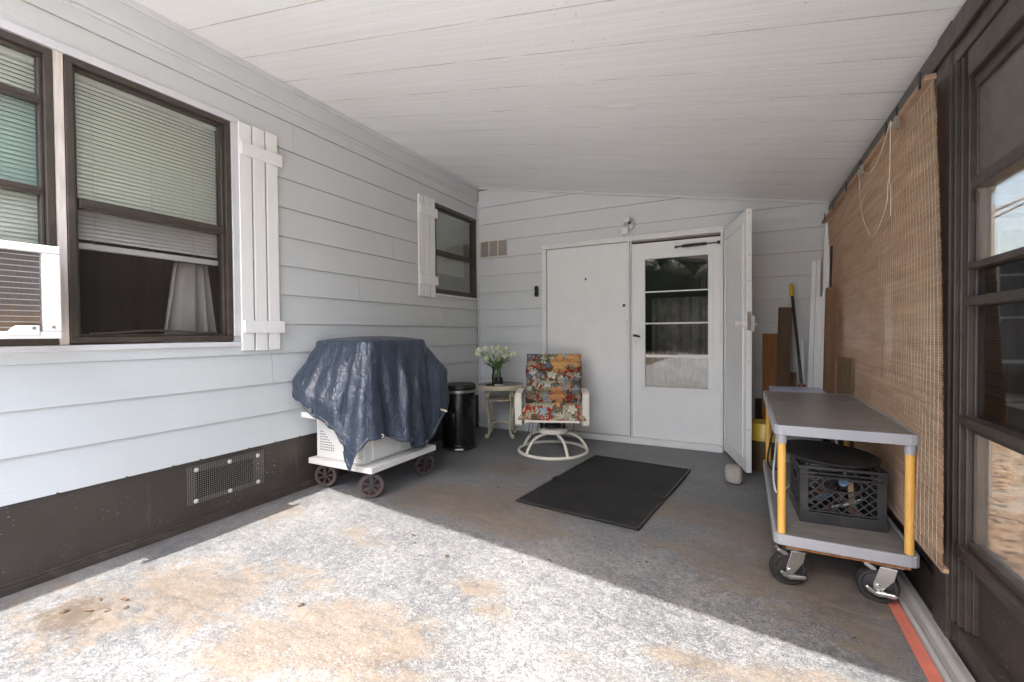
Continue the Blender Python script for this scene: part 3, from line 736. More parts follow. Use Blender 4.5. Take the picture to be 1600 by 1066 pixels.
m = MB(); m.box((.655,.0425,1.14),(.725,.07,1.27)); m.tube([(.69,.06,1.20),(.69,.095,1.20)],.012,8); m.tube([(.69,.09,1.20),(.63,.095,1.195)],.010,8); m.build('lockset', M['white_trim'], od, bevel=.005)
for z in (2.09,.35,.9,1.55,1.75): m = MB(); m.lathe([(.007,0),(.006,.002),(0,.002)],(.7525,.021,z),8,Matrix.Rotation(R(90),4,'Y')); m.build('edge_screw', M['lamp_metal'], od)
# concrete chunk holding it
m = MB()
def chunk(u,v):
    th = u*2*math.pi; ph = (v-.5)*math.pi
    f = lambda c,p: math.copysign(abs(c)**p,c)
    x = .062*f(math.cos(ph),.45)*f(math.cos(th),.5); y = .105*f(math.cos(ph),.45)*f(math.sin(th),.5); z = .062+.062*f(math.sin(ph),.45)
    if z > .07: y *= 1-(z-.07)*4.5
    d = noise.noise(Vector((x*22,y*22,z*22)))*.006
    return (-.075+x+d, 3.90+y+d, z+d*.4)
m.grid(chunk, 36, 20, wrap_u=True); o = m.build('concrete_chunk', M['concrete'], weld=True); tag(o,'rough grey concrete chunk propping the open door leaf','door stop')

# ------------------------------------------------------------------ PORCH ROOF
pr = thing('porch_roof','sloping white ribbed porch roof with mildew specks','roof',(-1.1,2.5,2.6))
YF, YE = .20, YB+.4
prof = []
prof.append((YF,0))
seam0 = 1.835-.3125*5
y = seam0
while y < YE-.001:
    k = round((y-seam0)/.3125,4)
    prof.append((y,0)); y2 = min(y+.3125,YE)
    # seam groove then five shallow ribs
    base = y
    prof += [(base+.001,.022),(base+.0095,.022),(base+.0105,0)]
    for r in range(1,6):
        c = base+.3125*r/6; prof += [(c-.004,0),(c-.002,.0005),(c+.002,.0005),(c+.004,0)] if r in (2,4) else [(c-.009,0),(c-.005,.00022),(c+.005,.00022),(c+.009,0)]
    y = y2
prof.append((YE,0))
m = MB(); xa,xb = XL-.10,.95
V = [[m.bm.verts.new((x,y,ceil_z(x)+h)) for y,h in prof] for x in (xa,xb)]
for i in range(len(prof)-1): m.bm.faces.new((V[0][i],V[1][i],V[1][i+1],V[0][i+1]))
m.build('ceiling_panels', M['ceiling'], pr)
m = MB(); y = seam0
M['seam'] = plain('grimy_panel_seam',(.55,.53,.50),.8,var=.5,vs=5)
while y < YE:
    if y > YF: m.hexa([(xa,y+.002,ceil_z(xa)-.0005),(xb,y+.002,ceil_z(xb)-.0005),(xb,y+.006,ceil_z(xb)-.0005),(xa,y+.006,ceil_z(xa)-.0005),(xa,y+.002,ceil_z(xa)+.015),(xb,y+.002,ceil_z(xb)+.015),(xb,y+.006,ceil_z(xb)+.015),(xa,y+.006,ceil_z(xa)+.015)])
    y += .3125
m.build('panel_seam', M['seam'], pr)
m = MB(); m.hexa([(xa,YF,ceil_z(xa)+.03),(xb,YF,ceil_z(xb)+.03),(xb,YE,ceil_z(xb)+.03),(xa,YE,ceil_z(xa)+.03),(xa,YF,ceil_z(xa)+.11),(xb,YF,ceil_z(xb)+.11),(xb,YE,ceil_z(xb)+.11),(xa,YE,ceil_z(xa)+.11)]); m.build('roof_deck', M['white_trim'], pr)
m = MB(); m.hexa([(xa,YF-.03,ceil_z(xa)-.05),(xb,YF-.03,ceil_z(xb)-.05),(xb,YF-.004,ceil_z(xb)-.05),(xa,YF-.004,ceil_z(xa)-.05),(xa,YF-.03,ceil_z(xa)+.12),(xb,YF-.03,ceil_z(xb)+.12),(xb,YF-.004,ceil_z(xb)+.12),(xa,YF-.004,ceil_z(xa)+.12)]); m.build('edge_fascia', M['white_trim'], pr)
# roof over the house itself, so the rooms stay dark
hr = thing('house_roof','white eaves and roof of the house above the porch wall','roof',(-4.5,1.5,3.2))
m = MB(); m.box((-7,-3.2,3.26),(XL+.02,YB+3.2,3.36)); m.box((-7,YB+.42,2.86),(1.15,YB+3.2,2.96)); m.build('roof_deck', M['white_trim'], hr)

# ------------------------------------------------------------------ SCREEN WALL (right side)
sw = thing('screen_wall','dark brown aluminium wall with glazed panes along the right side of the porch','wall',(XR,2.4,0))
BM = M['brown_metal']
def fpost(name, y0,y1,x0,x1,z0,z1): m = MB(); m.box((x0,y0,z0),(x1,y1,z1)); return m.build(name, BM, sw, bevel=.003)
fpost('post', 2.215,2.345, XR-.008,XR+.075, .0,2.30)
fpost('post', 4.70,YB-.02, XR+.01,XR+.075, .0,2.30)
fpost('post', 3.45,3.55, XR+.02,XR+.075, .16,2.12)
fpost('post', .10,.19, XR-.215,XR+.06, .0,2.31)  # added post out of view, sized so its shadow darkens the right floor
m = MB(); m.box((XR-.002,.195,2.13),(XR+.08,YB-.012,2.285)); m.box((XR-.018,.195,2.19),(XR-.0025,YB-.012,2.275)); m.build('header_beam', BM, sw, bevel=.004)
m = MB(); m.box((XR+.012,2.346,.0),(XR+.075,4.699,.16)); m.box((XR+.005,.195,.0),(XR+.07,2.214,.10)); m.build('bottom_rail', M['skirt'], sw, bevel=.004)
m = MB(); m.box((XR+.03,2.346,.1602),(XR+.05,4.699,.50)); m.box((XR+.045,.195,.1002),(XR+.06,2.19,.37)); m.build('kick_panel', M['skirt'], sw)
m = MB(); m.box((XR+.014,2.346,.5002),(XR+.066,4.699,.54)); m.build('chair_rail', BM, sw, bevel=.003)
m = MB(); m.box((XR+.034,2.346,.5402),(XR+.036,3.449,2.129)); m.box((XR+.034,3.551,.5402),(XR+.036,4.699,2.129)); m.build('insect_screen', M['dense_screen'], sw)
# fluted jamb
m = MB()
for y0,y1,x in ((2.190,2.2145,.0),(2.178,2.1898,-.004),(2.155,2.1778,.008),(2.146,2.1548,.003),(2.130,2.1458,.020),(2.122,2.1298,.014),(2.108,2.1218,.030)):
    m.box((XR+x,y0,.105),(XR+.068,y1,2.129))
m.build('jamb', BM, sw, bevel=.003)
pw = sw
def rail(z0,z1,x0=.0,x1=.06,y1=2.1078): m = MB(); m.box((XR+x0,.20,z0),(XR+x1,y1,z1)); return m.build('window_rail', BM, sw, bevel=.004)
rail(.372,.408,-.008,.066,2.150); rail(.4085,.432,.014,.06)
rail(.838,.868,-.004,.06,2.150); rail(.815,.8375,.02,.056)
rail(1.252,1.283,-.004,.06,2.110); rail(1.377,1.400,.006,.056); rail(1.642,1.682,.0,.058,2.06)
m = MB(); m.box((XR+.004,.20,2.036),(XR+.066,2.1078,2.128)); m.box((XR+.022,.20,1.995),(XR+.06,2.1078,2.0355)); m.build('window_head', BM, sw, bevel=.004)
m = MB(); m.box((XR+.02,.20,.4325),(XR+.058,.26,1.9945)); m.build('window_jamb', BM, sw, bevel=.003)
for z0,z1,mt in ((.428,.819,'dusty_glass'),(.866,1.254,'dark_glass'),(1.281,1.379,'dark_glass'),(1.398,1.644,'dusty_glass'),(1.68,1.997,'fog_glass')):
    m = MB(); m.box((XR+.036,.262,z0),(XR+.040,2.1070,z1)); m.build('pane', M[mt], sw)
# tan cloth behind the top pane
m = MB(); m.grid(lambda u,v:(XR+.062+.02*math.sin(u*9)+.02*v, 2.06-.75*u, 1.885+.32*u*(1-v)-.14*v*(1-u*.25)+.012*math.sin(u*7)), 24, 10); o = m.build('tan_awning', M['tan_cloth'], solid=.02); tag(o,'tan cloth awning drooping behind the top pane of the brown window','awning')

# sill strip on the slab
ss = thing('sill_channel','grey ribbed aluminium channel on the floor along the brown screen wall','channel',(.63,2.5,0))
m = MB(); m.prism([(.588,.0005),(.588,.020),(.600,.026),(.612,.020),(.628,.018),(.640,.030),(.652,.030),(.656,.022),(.672,.022),(.672,.0005)], lambda u,v,w:(u,w,v), .2, 4.78); m.build('channel', M['alu_grey'], ss, bevel=.002)
m = MB(); m.box((.545,.2,.0005),(.5865,4.0,.004)); o = m.build('painted_stripe', M['red_paint']); tag(o,'faded red paint stripe on the floor edge beside the grey channel','stripe')

# ------------------------------------------------------------------ BAMBOO BLIND
bb = thing('roll_up_blind','large woven bamboo roll up blind hanging over the screen wall','blind',(.62,3.4,.33))
ZT, ZB, NS = 2.115, .335, 180
def bx(y,z):
    return .622+.02*min(1,max(0,(y-2.6)/.9))+.007*math.sin(y*2.1+z*1.4)+(.016*math.sin((2.1-z)*2.0))+.0012*math.sin(y*9+z*3)
m = MB(); YA, YC = 2.245, 4.79; nseg = 22
p = (ZT-ZB)/NS
for i in range(NS):
    z = ZB+p*i; ya = YA-.19*(1-(z-ZB)/(ZT-ZB))**1.4+rng.uniform(-.001,.001); r0 = rng.uniform(-.0012,.0012)
    for j in range(nseg):
        y0 = ya+(YC-ya)*j/nseg; y1 = ya+(YC-ya)*(j+1)/nseg
        x0 = bx(y0,z)+r0; x1 = bx(y1,z)+r0; h = p-.0013
        vs = [(x0,y0,z),(x1,y1,z),(x1+.003,y1,z),(x0+.003,y0,z),(x0,y0,z+h),(x1,y1,z+h),(x1+.003,y1,z+h),(x0+.003,y0,z+h)]
        f = [(0,1,5,4),(2,3,7,6)]
        m._faces(vs, f+[(0,3,2,1),(4,5,6,7)])
m.build('slats', M['bamboo'], bb)
m = MB(); k = 0; y = YA+.02
while y < YC:
    pts = [(bx(y,z)-.0022, y-.17*max(0,1-(y-YA)/.8)*(1-(z-ZB)/(ZT-ZB))**1.4+.003*math.sin(z*5+k), z) for z in [ZB+(ZT-ZB)*i/14 for i in range(15)]]
    m.tube(pts, .0010, 4, cap=False); y += .036; k += 1
m.build('warp_string', plain('blind_string',(.47,.36,.26),.9), bb)
m = MB(); m.box((.610,YA-.185,ZB-.010),(.630,YC,ZB+.006)); m.build('bottom_slat', M['bamboo'], bb, bevel=.003)
m = MB(); m.box((.604,YA,ZT),(.640,YC,ZT+.022)); m.build('head_slat', M['bamboo'], bb, bevel=.003)
for yy in (2.28,2.58,2.75,3.28,3.7,4.2,4.6): m = MB(); m.box((.598,yy,ZT-.012),(.604,yy+.014,ZT+.05)); m.build('hook', M['black'], bb)
for yy,zz in ((2.56,2.09),(3.22,2.09)):
    m = MB(); m.box((.588,yy-.012,zz-.03),(.603,yy+.012,zz+.025)); m.lathe([(.012,0),(.007,.004),(.007,.008),(.012,.012)],(.578,yy,zz-.005),14,Matrix.Rotation(R(90),4,'Y')); m.build('pulley', M['zinc'], bb)
def catm(P, n=8):
    P = [Vector(p) for p in P]; Q = [2*P[0]-P[1]]+P+[2*P[-1]-P[-2]]; out = []
    for i in range(1,len(Q)-2):
        a,b,c,d = Q[i-1:i+3]
        for k in range(n):
            t = k/n; out.append(.5*((2*b)+(c-a)*t+(2*a-5*b+4*c-d)*t*t+(3*b-a-3*c+d)*t**3))
    out.append(P[-1]); return out
m = MB()
m.tube(catm([(.575,2.56,2.10),(.574,2.563,1.95),(.574,2.565,1.86),(.572,2.56,1.83),(.573,2.545,1.80),(.574,2.545,1.72),(.574,2.549,1.68)]),.0021,6)
m.tube(catm([(.574,2.565,1.855),(.573,2.59,1.83),(.573,2.595,1.77),(.574,2.66,1.71),(.575,2.78,1.66),(.576,2.90,1.655),(.577,3.02,1.73),(.578,3.14,1.85),(.578,3.19,2.03),(.578,3.22,2.085)]),.0021,6)
m.tube(catm([(.576,2.58,2.10),(.576,2.72,2.02),(.577,2.92,1.985),(.577,3.04,2.02),(.578,3.12,2.055),(.578,3.2,2.085)]),.0021,6)
m.build('pull_cord', M['rope'], bb)

# ------------------------------------------------------------------ GRILL CART under the tarp
gc = thing('grill_cart','cream metal grill cart on four large casters under the blue tarp','grill',(-2.61,2.66,0))
BX0,BX1,BY0,BY1 = -2.925,-2.285,2.290,3.02
m = MB(); m.box((BX0,BY0,.203),(BX1,BY1,.246)); m.build('base', M['grill_panel'], gc, bevel=.004)
m = MB(); m.box((-2.885,2.335,.2465),(-2.395,2.95,.93)); m.build('cabinet', M['grill_panel'], gc, bevel=.006)
m = MB(); m.box((-2.3945,2.40,.262),(-2.375,2.655,.90)); m.build('cabinet_door', M['grill_panel'], gc, bevel=.004)
m = MB(); m.box((-2.3945,2.66,.262),(-2.375,2.915,.90)); m.build('cabinet_door', M['grill_panel'], gc, bevel=.004)
m = MB(); m.prism([(-2.845,.575),(-2.845,.615),(-2.60,.615),(-2.60,.575)], lambda u,v,w:(u,w,v), 2.17, 2.334); m.build('side_shelf', M['grill_panel'], gc, bevel=.004)
m = MB()
for r in range(8):
    n_ = 2+r if r < 6 else 7
    for c in range(max(0,n_)): m.box((-2.845+c*.022,2.3335,.44-.019*r),(-2.833+c*.022,2.3349,.446-.019*r))
m.build('louvre_slots', M['dark_void'], gc)
m = MB()
for r in range(9):
    for c in range(3):
        m.lathe([(.0042,0),(.0042,.0012),(0,.0012)],(-2.465+c*.019+(.0095 if r%2 else 0),2.3348,.43-.018*r),6,RX)
m.build('perforations', M['dark_void'], gc)
m = MB(); m.box((-2.88,2.33,.9302),(-2.35,2.99,1.10)); m.build('hood', M['grill_panel'], gc, bevel=.03, seg=3)
m = MB(); m.tube([(-2.374,2.64,.55),(-2.345,2.64,.55),(-2.345,2.64,.75),(-2.374,2.64,.75)],.006,6); m.build('door_handle', M['zinc'], gc)
m = MB(); m.tube(catm([(-2.36,2.97,.60),(-2.29,3.05,.55),(-2.22,3.09,.52)]),.008,6); m.build('drawstring', M['rope'], gc)
def wheel(c, rz, first=None):
    x,y = c; W = Matrix.Translation((x,y,.092)) @ Matrix.Rotation(rz,4,'Z') @ Matrix.Rotation(R(90),4,'X')
    m = MB(); m.lathe([(.066,-.021),(.084,-.021),(.0895,-.013),(.0895,.013),(.084,.021),(.066,.021),(.066,-.021)],(0,0,0),36,W,cap=False)
    w = m.build('wheel', M['wheel_rubber'], gc)
    m = MB()
    for k in range(7):
        a = k*2*math.pi/7; d = Vector((math.cos(a),math.sin(a),0)); t_ = Vector((-d.y,d.x,0))
        P = [W @ (d*r+t_*s+Vector((0,0,h))) for h in (-.014,.014) for r,s in ((.012,-.005),(.066,-.009),(.066,.009),(.012,.005))]
        m._faces(P,[(0,1,2,3),(7,6,5,4),(0,4,5,1),(1,5,6,2),(2,6,7,3),(3,7,4,0)])
    m.lathe([(.019,-.023),(.019,.023)],(0,0,0),16,W); m.lathe([(.0655,-.016),(.060,-.016),(.060,.016),(.0655,.016)],(0,0,0),36,W,cap=False)
    m.build('hub', plain('red_grey_hub',(.055,.03,.03),.5,.2), w)
    m = MB(); 
    Q = Matrix.Translation((x,y,0)) @ Matrix.Rotation(rz,4,'Z')
    for s in (-1,1): m.box((-.014,s*.027-.002,.085),(.014,s*.027+.002,.190),Q)
    m.box((-.03,-.03,.190),(.03,.03,.2025),Q); m.build('fork', M['rubber'], w)
    return w
wheel((-2.375,2.375), R(48)); wheel((-2.86,2.40), R(22)); wheel((-2.36,2.955), R(65)); wheel((-2.86,2.96), R(15))

# tarp
tx0,tx1,ty0,ty1,tz = -2.90,-2.335,2.315,3.01,1.135
def lerp(tab, s):
    for (a,va),(b,vb) in zip(tab,tab[1:]):
        if a <= s <= b:
            t = (s-a)/(b-a) if b > a else 0; t = t*t*(3-2*t)
            return [p+(q-p)*t for p,q in zip(va,vb)]
    return list(tab[-1][1])
# s 0..1 front side (-Y, from wall outward), 1..2 right side (+X), 2..3 back, 3..4 wall side : (outward, hem z)
HEM = [(0,(.175,.765)),(.12,(.175,.70)),(.45,(.165,.585)),(.68,(.13,.52)),(.80,(.11,.42)),(.885,(.11,.24)),(.945,(.10,.38)),(1.0,(.08,.44)),(1.15,(.075,.44)),(1.4,(.07,.37)),(1.62,(.075,.285)),(1.85,(.06,.28)),(1.94,(.05,.29)),(2.04,(.20,.55)),(2.12,(.27,.585)),(2.85,(.26,.62)),(3.02,(.05,.65)),(3.5,(.025,.7)),(4,(.175,.765))]
def ring(s, out):
    s = s % 4; i = int(s); f = s-i
    rc = .10
    cs_ = [(tx0,ty0),(tx1,ty0),(tx1,ty1),(tx0,ty1)]
    a = Vector(cs_[i]); b = Vector(cs_[(i+1)%4]); p = a.lerp(b,f)
    # rounded corner: pull toward the centre near corners
    nrm = [Vector((0,-1)),Vector((1,0)),Vector((0,1)),Vector((-1,0))]
    d0 = f; d1 = 1-f
    n_ = nrm[i].copy(); k = .16
    if d0 < k: n_ = nrm[i].lerp(nrm[i-1], .5*(1-d0/k)).normalized()
    if d1 < k: n_ = nrm[i].lerp(nrm[(i+1)%4], .5*(1-d1/k)).normalized()
    corner = max(0,1-min(d0,d1)/.14)
    c = Vector(((tx0+tx1)/2,(ty0+ty1)/2)); p = p+(c-p).normalized()*(.045*corner**2)
    return p+n_*out
NS_, NT, NK = 260, 9, 46
m = MB()
def folds(s, v):
    # vertical folds that deepen downward
    f = 0
    for c,w,a in ((.30,.06,.014),(.62,.08,.022),(.80,.05,.016),(1.0,.10,.034),(1.20,.075,-.040),(1.43,.055,.046),(1.60,.06,-.020),(1.74,.05,.024),(1.86,.05,-.020),(2.15,.05,.03),(2.4,.06,.02),(2.7,.06,.02)):
        cc = c+.03*math.sin(v*3+c*9)
        d = (s-cc)/(w*(.6+.7*v)); f += a*math.exp(-d*d)
    return f*min(1,v*2.2)**1.2
def tp(u, w):
    s = u*4
    out, hz = lerp(HEM, s)
    if w < .14:                       # top
        q = w/.14; c = Vector(((tx0+tx1)/2,(ty0+ty1)/2)); p = c.lerp(ring(s,-.035), q)
        z = tz+.022*(1-q*q)-.006*q**4
        z += .004*noise.noise(Vector((p.x*9,p.y*9,1)))
        return (p.x,p.y,z)
    v = (w-.14)/.86
    # rounded shoulder then hang
    sh = min(1, v/.10); drop = 1-math.sqrt(max(0,1-sh*sh)) if sh < 1 else 1
    o = -.035+.04*math.sin(sh*math.pi/2)
    z = tz-.006-.045*drop
    if v > .10:
        t = (v-.10)/.90; z = (tz-.051)+(hz-(tz-.051))*t
        z += .0
        o = .005+(out-.005)*(t**.85)
        if 0 <= s < .75: o = .005+(out-.005)*min(1,t*1.35)      # the side shelves hold the tarp out
        if 1.97 < s < 3: o = .005+(out-.005)*min(1,t*2.2)**.9
    o += folds(s, v)
    p = ring(s, o)
    jj = .010*noise.noise(Vector((p.x*7,p.y*7,z*6)))+.006*noise.noise(Vector((p.x*19,p.y*19,z*13)))
    p = ring(s, o+jj*min(1,v*3))
    x,y = p.x,p.y
    x = max(x, XL+.022)
    return (x,y,z)
m.grid(tp, NS_, NT+NK, wrap_u=True)
tb = m.build('tarp', M['tarp'], weld=True, solid=.002); tag(tb,'shiny dark blue tarp draped in folds over the grill cart','tarp')
m = MB()
def hemf(u,v):
    p = Vector(tp(u,.962+.038*v)); q = Vector(((tx0+tx1)/2,(ty0+ty1)/2,p.z)); n_ = (p-q).normalized()
    return p+n_*(.0035*math.sin(math.pi*min(1,max(0,v)))+.0015)
m.grid(hemf, NS_, 5, wrap_u=True); m.build('hem', M['tarp'], tb, solid=.002)
for u_ in (.60,1.10,1.45,1.80):
    gq = Vector(tp(u_/4,.975)); gn = (gq-Vector(((tx0+tx1)/2,(ty0+ty1)/2,gq.z))).normalized(); m = MB()
    m.lathe([(.006,-.001),(.014,-.001),(.014,.004),(.006,.004)],gq+gn*.006,16,gn.to_track_quat('Z','Y').to_matrix().to_4x4(),cap=False); m.build('grommet', M['zinc'], tb)
gp = Vector(tp(.36/4,.985)); m = MB()
m.lathe([(.006,-.001),(.016,-.001),(.016,.004),(.006,.004)],(gp.x+.0,gp.y-.010,gp.z+.03),18,RX,cap=False); m.build('grommet', M['zinc'], tb)
m = MB(); q0 = Vector(tp(.875/4,.80)); 
m.prism([(-.042,.03),(-.012,.085),(.030,.085),(.040,.02),(.012,-.07),(-.004,-.085),(-.03,-.03)], lambda u,v,w:(-2.41+u,w+u*.15,.335+v), 2.20, 2.204); m.build('tarp_lining', M['teal'], tb)

# ------------------------------------------------------------------ TRASH CAN
tc_ = thing('trash_can','glossy black pedal trash can between the tarp and side table','trash can',(-2.625,3.86,0))
cx,cy = -2.625,3.86
m = MB(); m.lathe([(.165,0),(.178,.005),(.178,.03),(.168,.035),(0,.035)],(cx,cy,0),40); m.build('base', M['black'], tc_)
m = MB(); m.lathe([(.166,.036),(.170,.06),(.172,.575),(0,.575)],(cx,cy,0),48); m.build('body', M['black_gloss'], tc_)
m = MB(); m.lathe([(.176,.5755),(.177,.578),(.177,.600),(.174,.603)],(cx,cy,0),48,cap=False); m.build('rim', M['zinc'], tc_)
m = MB(); m.lathe([(.178,.604),(.182,.610),(.180,.640),(.172,.655),(.12,.662),(0,.664)],(cx,cy,0),48); m.build('lid', M['black'], tc_)
d = Vector((.56,-.83,0)); sdv = Vector((.83,.56,0)); c0 = Vector((cx,cy,.015))
m = MB(); P = [c0+d*.175-sdv*.05,c0+d*.225-sdv*.04,c0+d*.225+sdv*.04,c0+d*.175+sdv*.05]; m.hexa([p for p in P]+[p+Vector((0,0,.018)) for p in P]); m.build('pedal', M['zinc'], tc_, bevel=.004)
m = MB(); m.tube(catm([c0+d*.168+sdv*(.045*math.cos(a))+Vector((0,0,.30+.09*math.sin(a))) for a in [i*.52 for i in range(13)]],3),.004,6); m.build('handle', M['black'], tc_)

# ------------------------------------------------------------------ SIDE TABLE
st = thing('side_table','round beige wrought iron side table with scrolled legs in the corner','table',(-2.48,4.5,0))
cx,cy = -2.48,4.5
m = MB(); m.lathe([(0,.583),(.258,.583),(.262,.590),(.258,.597),(0,.597)],(cx,cy,0),48); m.build('table_top', M['table_glass'], st)
m = MB(); m.lathe([(.225,.545),(.264,.545),(.268,.555),(.268,.590),(.2625,.594),(.2625,.582),(.225,.5815),(.225,.545)],(cx,cy,0),48,cap=False); m.build('rim', M['beige_iron'], st)
for k in range(4):
    a = R(-112+90*k+ -1); dr = Vector((math.cos(a),math.sin(a),0)); tg = Vector((-dr.y,dr.x,0)); c = Vector((cx,cy,0))
    m = MB()
    for sgn in (-1,1):
        pr_ = [(.175,.545,.012),(.188,.50,.022),(.206,.45,.028),(.210,.40,.026),(.196,.32,.018),(.176,.22,.012),(.168,.12,.010),(.172,.05,.008),(.190,.016,.006)]
        m.tube(catm([c+dr*r+tg*(sgn*t)+Vector((0,0,z)) for r,z,t in pr_],4),.0075,6)
    m.tube(catm([c+dr*r+Vector((0,0,z)) for r,z in ((.19,.014),(.208,.010),(.220,.024),(.214,.040),(.200,.042))],4),.011,8)
    m.tube(catm([c+dr*.203+tg*(.016*math.cos(t))+Vector((0,0,.50+.035*math.sin(t))) for t in [i*.45 for i in range(15)]],2),.005,6)
    m.build('leg', M['beige_iron'], st)
m = MB(); m.lathe([(.16,.420),(.175,.420),(.175,.432),(.16,.432),(.16,.420)],(cx,cy,0),40,cap=False); m.lathe([(.0,.424),(.16,.424),(.16,.430),(0,.430)],(cx,cy,0),40); m.build('shelf', M['beige_iron'], st)
m = MB()
for k in range(4):
    a = R(-112+90*k); b = a+R(90)
    A = Vector((cx+.17*math.cos(a),cy+.17*math.sin(a),.155)); B = Vector((cx+.17*math.cos(b),cy+.17*math.sin(b),.155)); c = Vector((cx,cy,.175))
    m.tube(catm([A,A.lerp(c,.6),B.lerp(c,.6),B],5),.006,6)
m.build('stretcher', M['beige_iron'], st)
# things on the table
vs_ = thing('vase','clear glass flower vase on the side table','vase',(-2.50,4.44,.597))
m = MB(); m.lathe([(.046,.5985),(.050,.603),(.056,.66),(.050,.72),(.046,.76),(.060,.80),(.058,.80),(.044,.76),(.047,.72),(.053,.66),(.047,.607),(0,.607)],(-2.50,4.44,0),28); m.build('glass_body', M['vase_glass'], vs_)
bq = thing('flower_bouquet','loose bouquet of white tulips standing in the clear vase','flowers',(-2.50,4.44,.61))
st_m = MB(); rr = random.Random(3); heads = []
for k in range(21):
    a = k*2.4; rad = .045+.16*math.sqrt(k/21); h = 1.0-.55*(rad-.05)+rr.uniform(-.07,.04)
    tip = Vector((-2.50+rad*1.15*math.cos(a),4.44+rad*.75*math.sin(a),h)); b0 = Vector((-2.50+.022*math.cos(a+2),4.44+.022*math.sin(a+2),.612)); n0 = Vector((-2.50+.032*math.cos(a),4.44+.032*math.sin(a),.80))
    st_m.tube(catm([b0,n0,tip.lerp(n0,.35)+Vector((0,0,.012)),tip],4),.0033,5); heads.append((tip,(tip-n0).normalized()))
st_m.build('stems', M['leaf_green'], bq)
for tip,d in heads:
    m = MB(); q = d.to_track_quat('Z','Y').to_matrix().to_4x4(); q = Matrix.Translation(tip) @ q
    for k in range(6):
        a = k*math.pi/3+rr.random()*.4; op = .010 if k%2 else .006
        def pet(u,v,a=a,op=op):
            w = (u-.5)*1.5*math.sin(math.pi*min(.97,.12+v*.86))**.8; r = .025*math.sin(math.pi*min(.9,.15+.62*v))+op*v
            return q @ Vector((r*math.cos(a+w), r*math.sin(a+w), .062*v))
        m.grid(pet,5,6)
    m.build('blossom', M['petal'], bq)
m = MB()
for k in range(26):
    a = rr.uniform(0,6.28); L = rr.uniform(.10,.2); e = rr.uniform(.3,1.1); b = Vector((-2.50+.03*math.cos(a),4.44+.03*math.sin(a),.79+rr.uniform(-.03,.03)))
    def lf(u,v): 
        w = (u-.5)*.030*math.sin(math.pi*min(.98,v*.95+.04)); r = L*v*math.cos(e*(.4+.6*v)); return (b.x+r*math.cos(a)-w*math.sin(a), b.y+.7*r*math.sin(a)+w*math.cos(a), b.z+L*v*math.sin(e)*(1-.25*v)+abs(u-.5)*.006)
    m.grid(lf,3,7)
m.build('leaves', M['leaf_green'], bq)
cj = thing('candle_jar','smoky black candle jar in front of the glass vase','candle',(-2.415,4.335,.597))
m = MB(); m.lathe([(.044,.612),(.047,.618),(.047,.685),(.043,.685),(.042,.67),(0,.67)],(-2.415,4.335,0),28); m.build('jar', M['jar'], cj)
m = MB(); m.lathe([(.043,.5985),(.047,.602),(.047,.6115),(0,.6115)],(-2.415,4.335,0),28); m.build('foot', M['white_trim'], cj)
ph = MB(); ph.box((-2.56,4.30,.5985),(-2.50,4.36,.612)); o = ph.build('small_box', plain('dark_red_box',(.06,.018,.018),.4), bevel=.004); tag(o,'flat dark box lying on the side table next to the vase','box')

# ------------------------------------------------------------------ PATIO CHAIR
pc = thing('patio_chair','cream swivel patio chair with red and orange floral cushions','chair',(-1.685,4.12,0),R(20),local=True)
m = MB(); m.tube([(.335*math.cos(a),.335*math.sin(a),.016) for a in [k*2*math.pi/48 for k in range(48)]],.0155,10,closed=True); m.build('base_ring', M['cream_metal'], pc)
for k in range(5):
    a = R(-72+72*k+8); 
    pts = [(.335,.022),(.308,.075),(.26,.135),(.20,.168),(.12,.182),(.06,.19)]
    m = MB(); m.tube(catm([(r*math.cos(a),r*math.sin(a),z) for r,z in pts],4),.014,8); m.build('spoke', M['cream_metal'], pc)
m = MB(); m.lathe([(.13,.192),(.148,.198),(.148,.235),(.135,.242),(0,.242)],(0,0,0),36); m.build('swivel_hub', M['cream_metal'], pc)
m = MB(); m.lathe([(.085,.2425),(.085,.272),(0,.272)],(0,0,0),20); 
for s in (-1,1): m.tube([(s*.105,-.05,.24),(s*.115,-.12,.31)],.014,8); m.tube([(s*.105,.06,.24),(s*.115,.12,.31)],.014,8)
m.build('swivel_mount', M['rubber'], pc)
m = MB()
for s in (-1,1):
    m.tube(catm([(s*.24,-.27,.345),(s*.24,-.1,.322),(s*.24,.12,.315),(s*.24,.24,.36),(s*.24,.33,.60),(s*.24,.40,.90)],5),.014,8)
for y,z in ((-.25,.343),(.05,.318),(.33,.60),(.395,.88)): m.tube([(-.24,y,z),(.24,y,z)],.012,8)
m.build('seat_frame', M['cream_metal'], pc)
for s in (-1,1):
    m = MB(); path = catm([(s*.315,.26,.585),(s*.315,.1,.605),(s*.315,-.18,.605),(s*.315,-.245,.585),(s*.315,-.255,.54),(s*.315,-.235,.36),(s*.315,-.225,.305),(s*.315,-.16,.295),(s*.315,.1,.30)],6)
    for a,b in zip(path,path[1:]):
        t = (b-a).normalized(); n_ = Vector((1,0,0)).cross(t)*.006
        w = .031
        P = [Vector((x,0,0)) for x in (-w,w)]
        m.hexa([a-n_+P[0],a-n_+P[1],b-n_+P[1],b-n_+P[0],a+n_+P[0],a+n_+P[1],b+n_+P[1],b+n_+P[0]])
    m.build('armrest', M['cream_metal'], pc, weld=True)
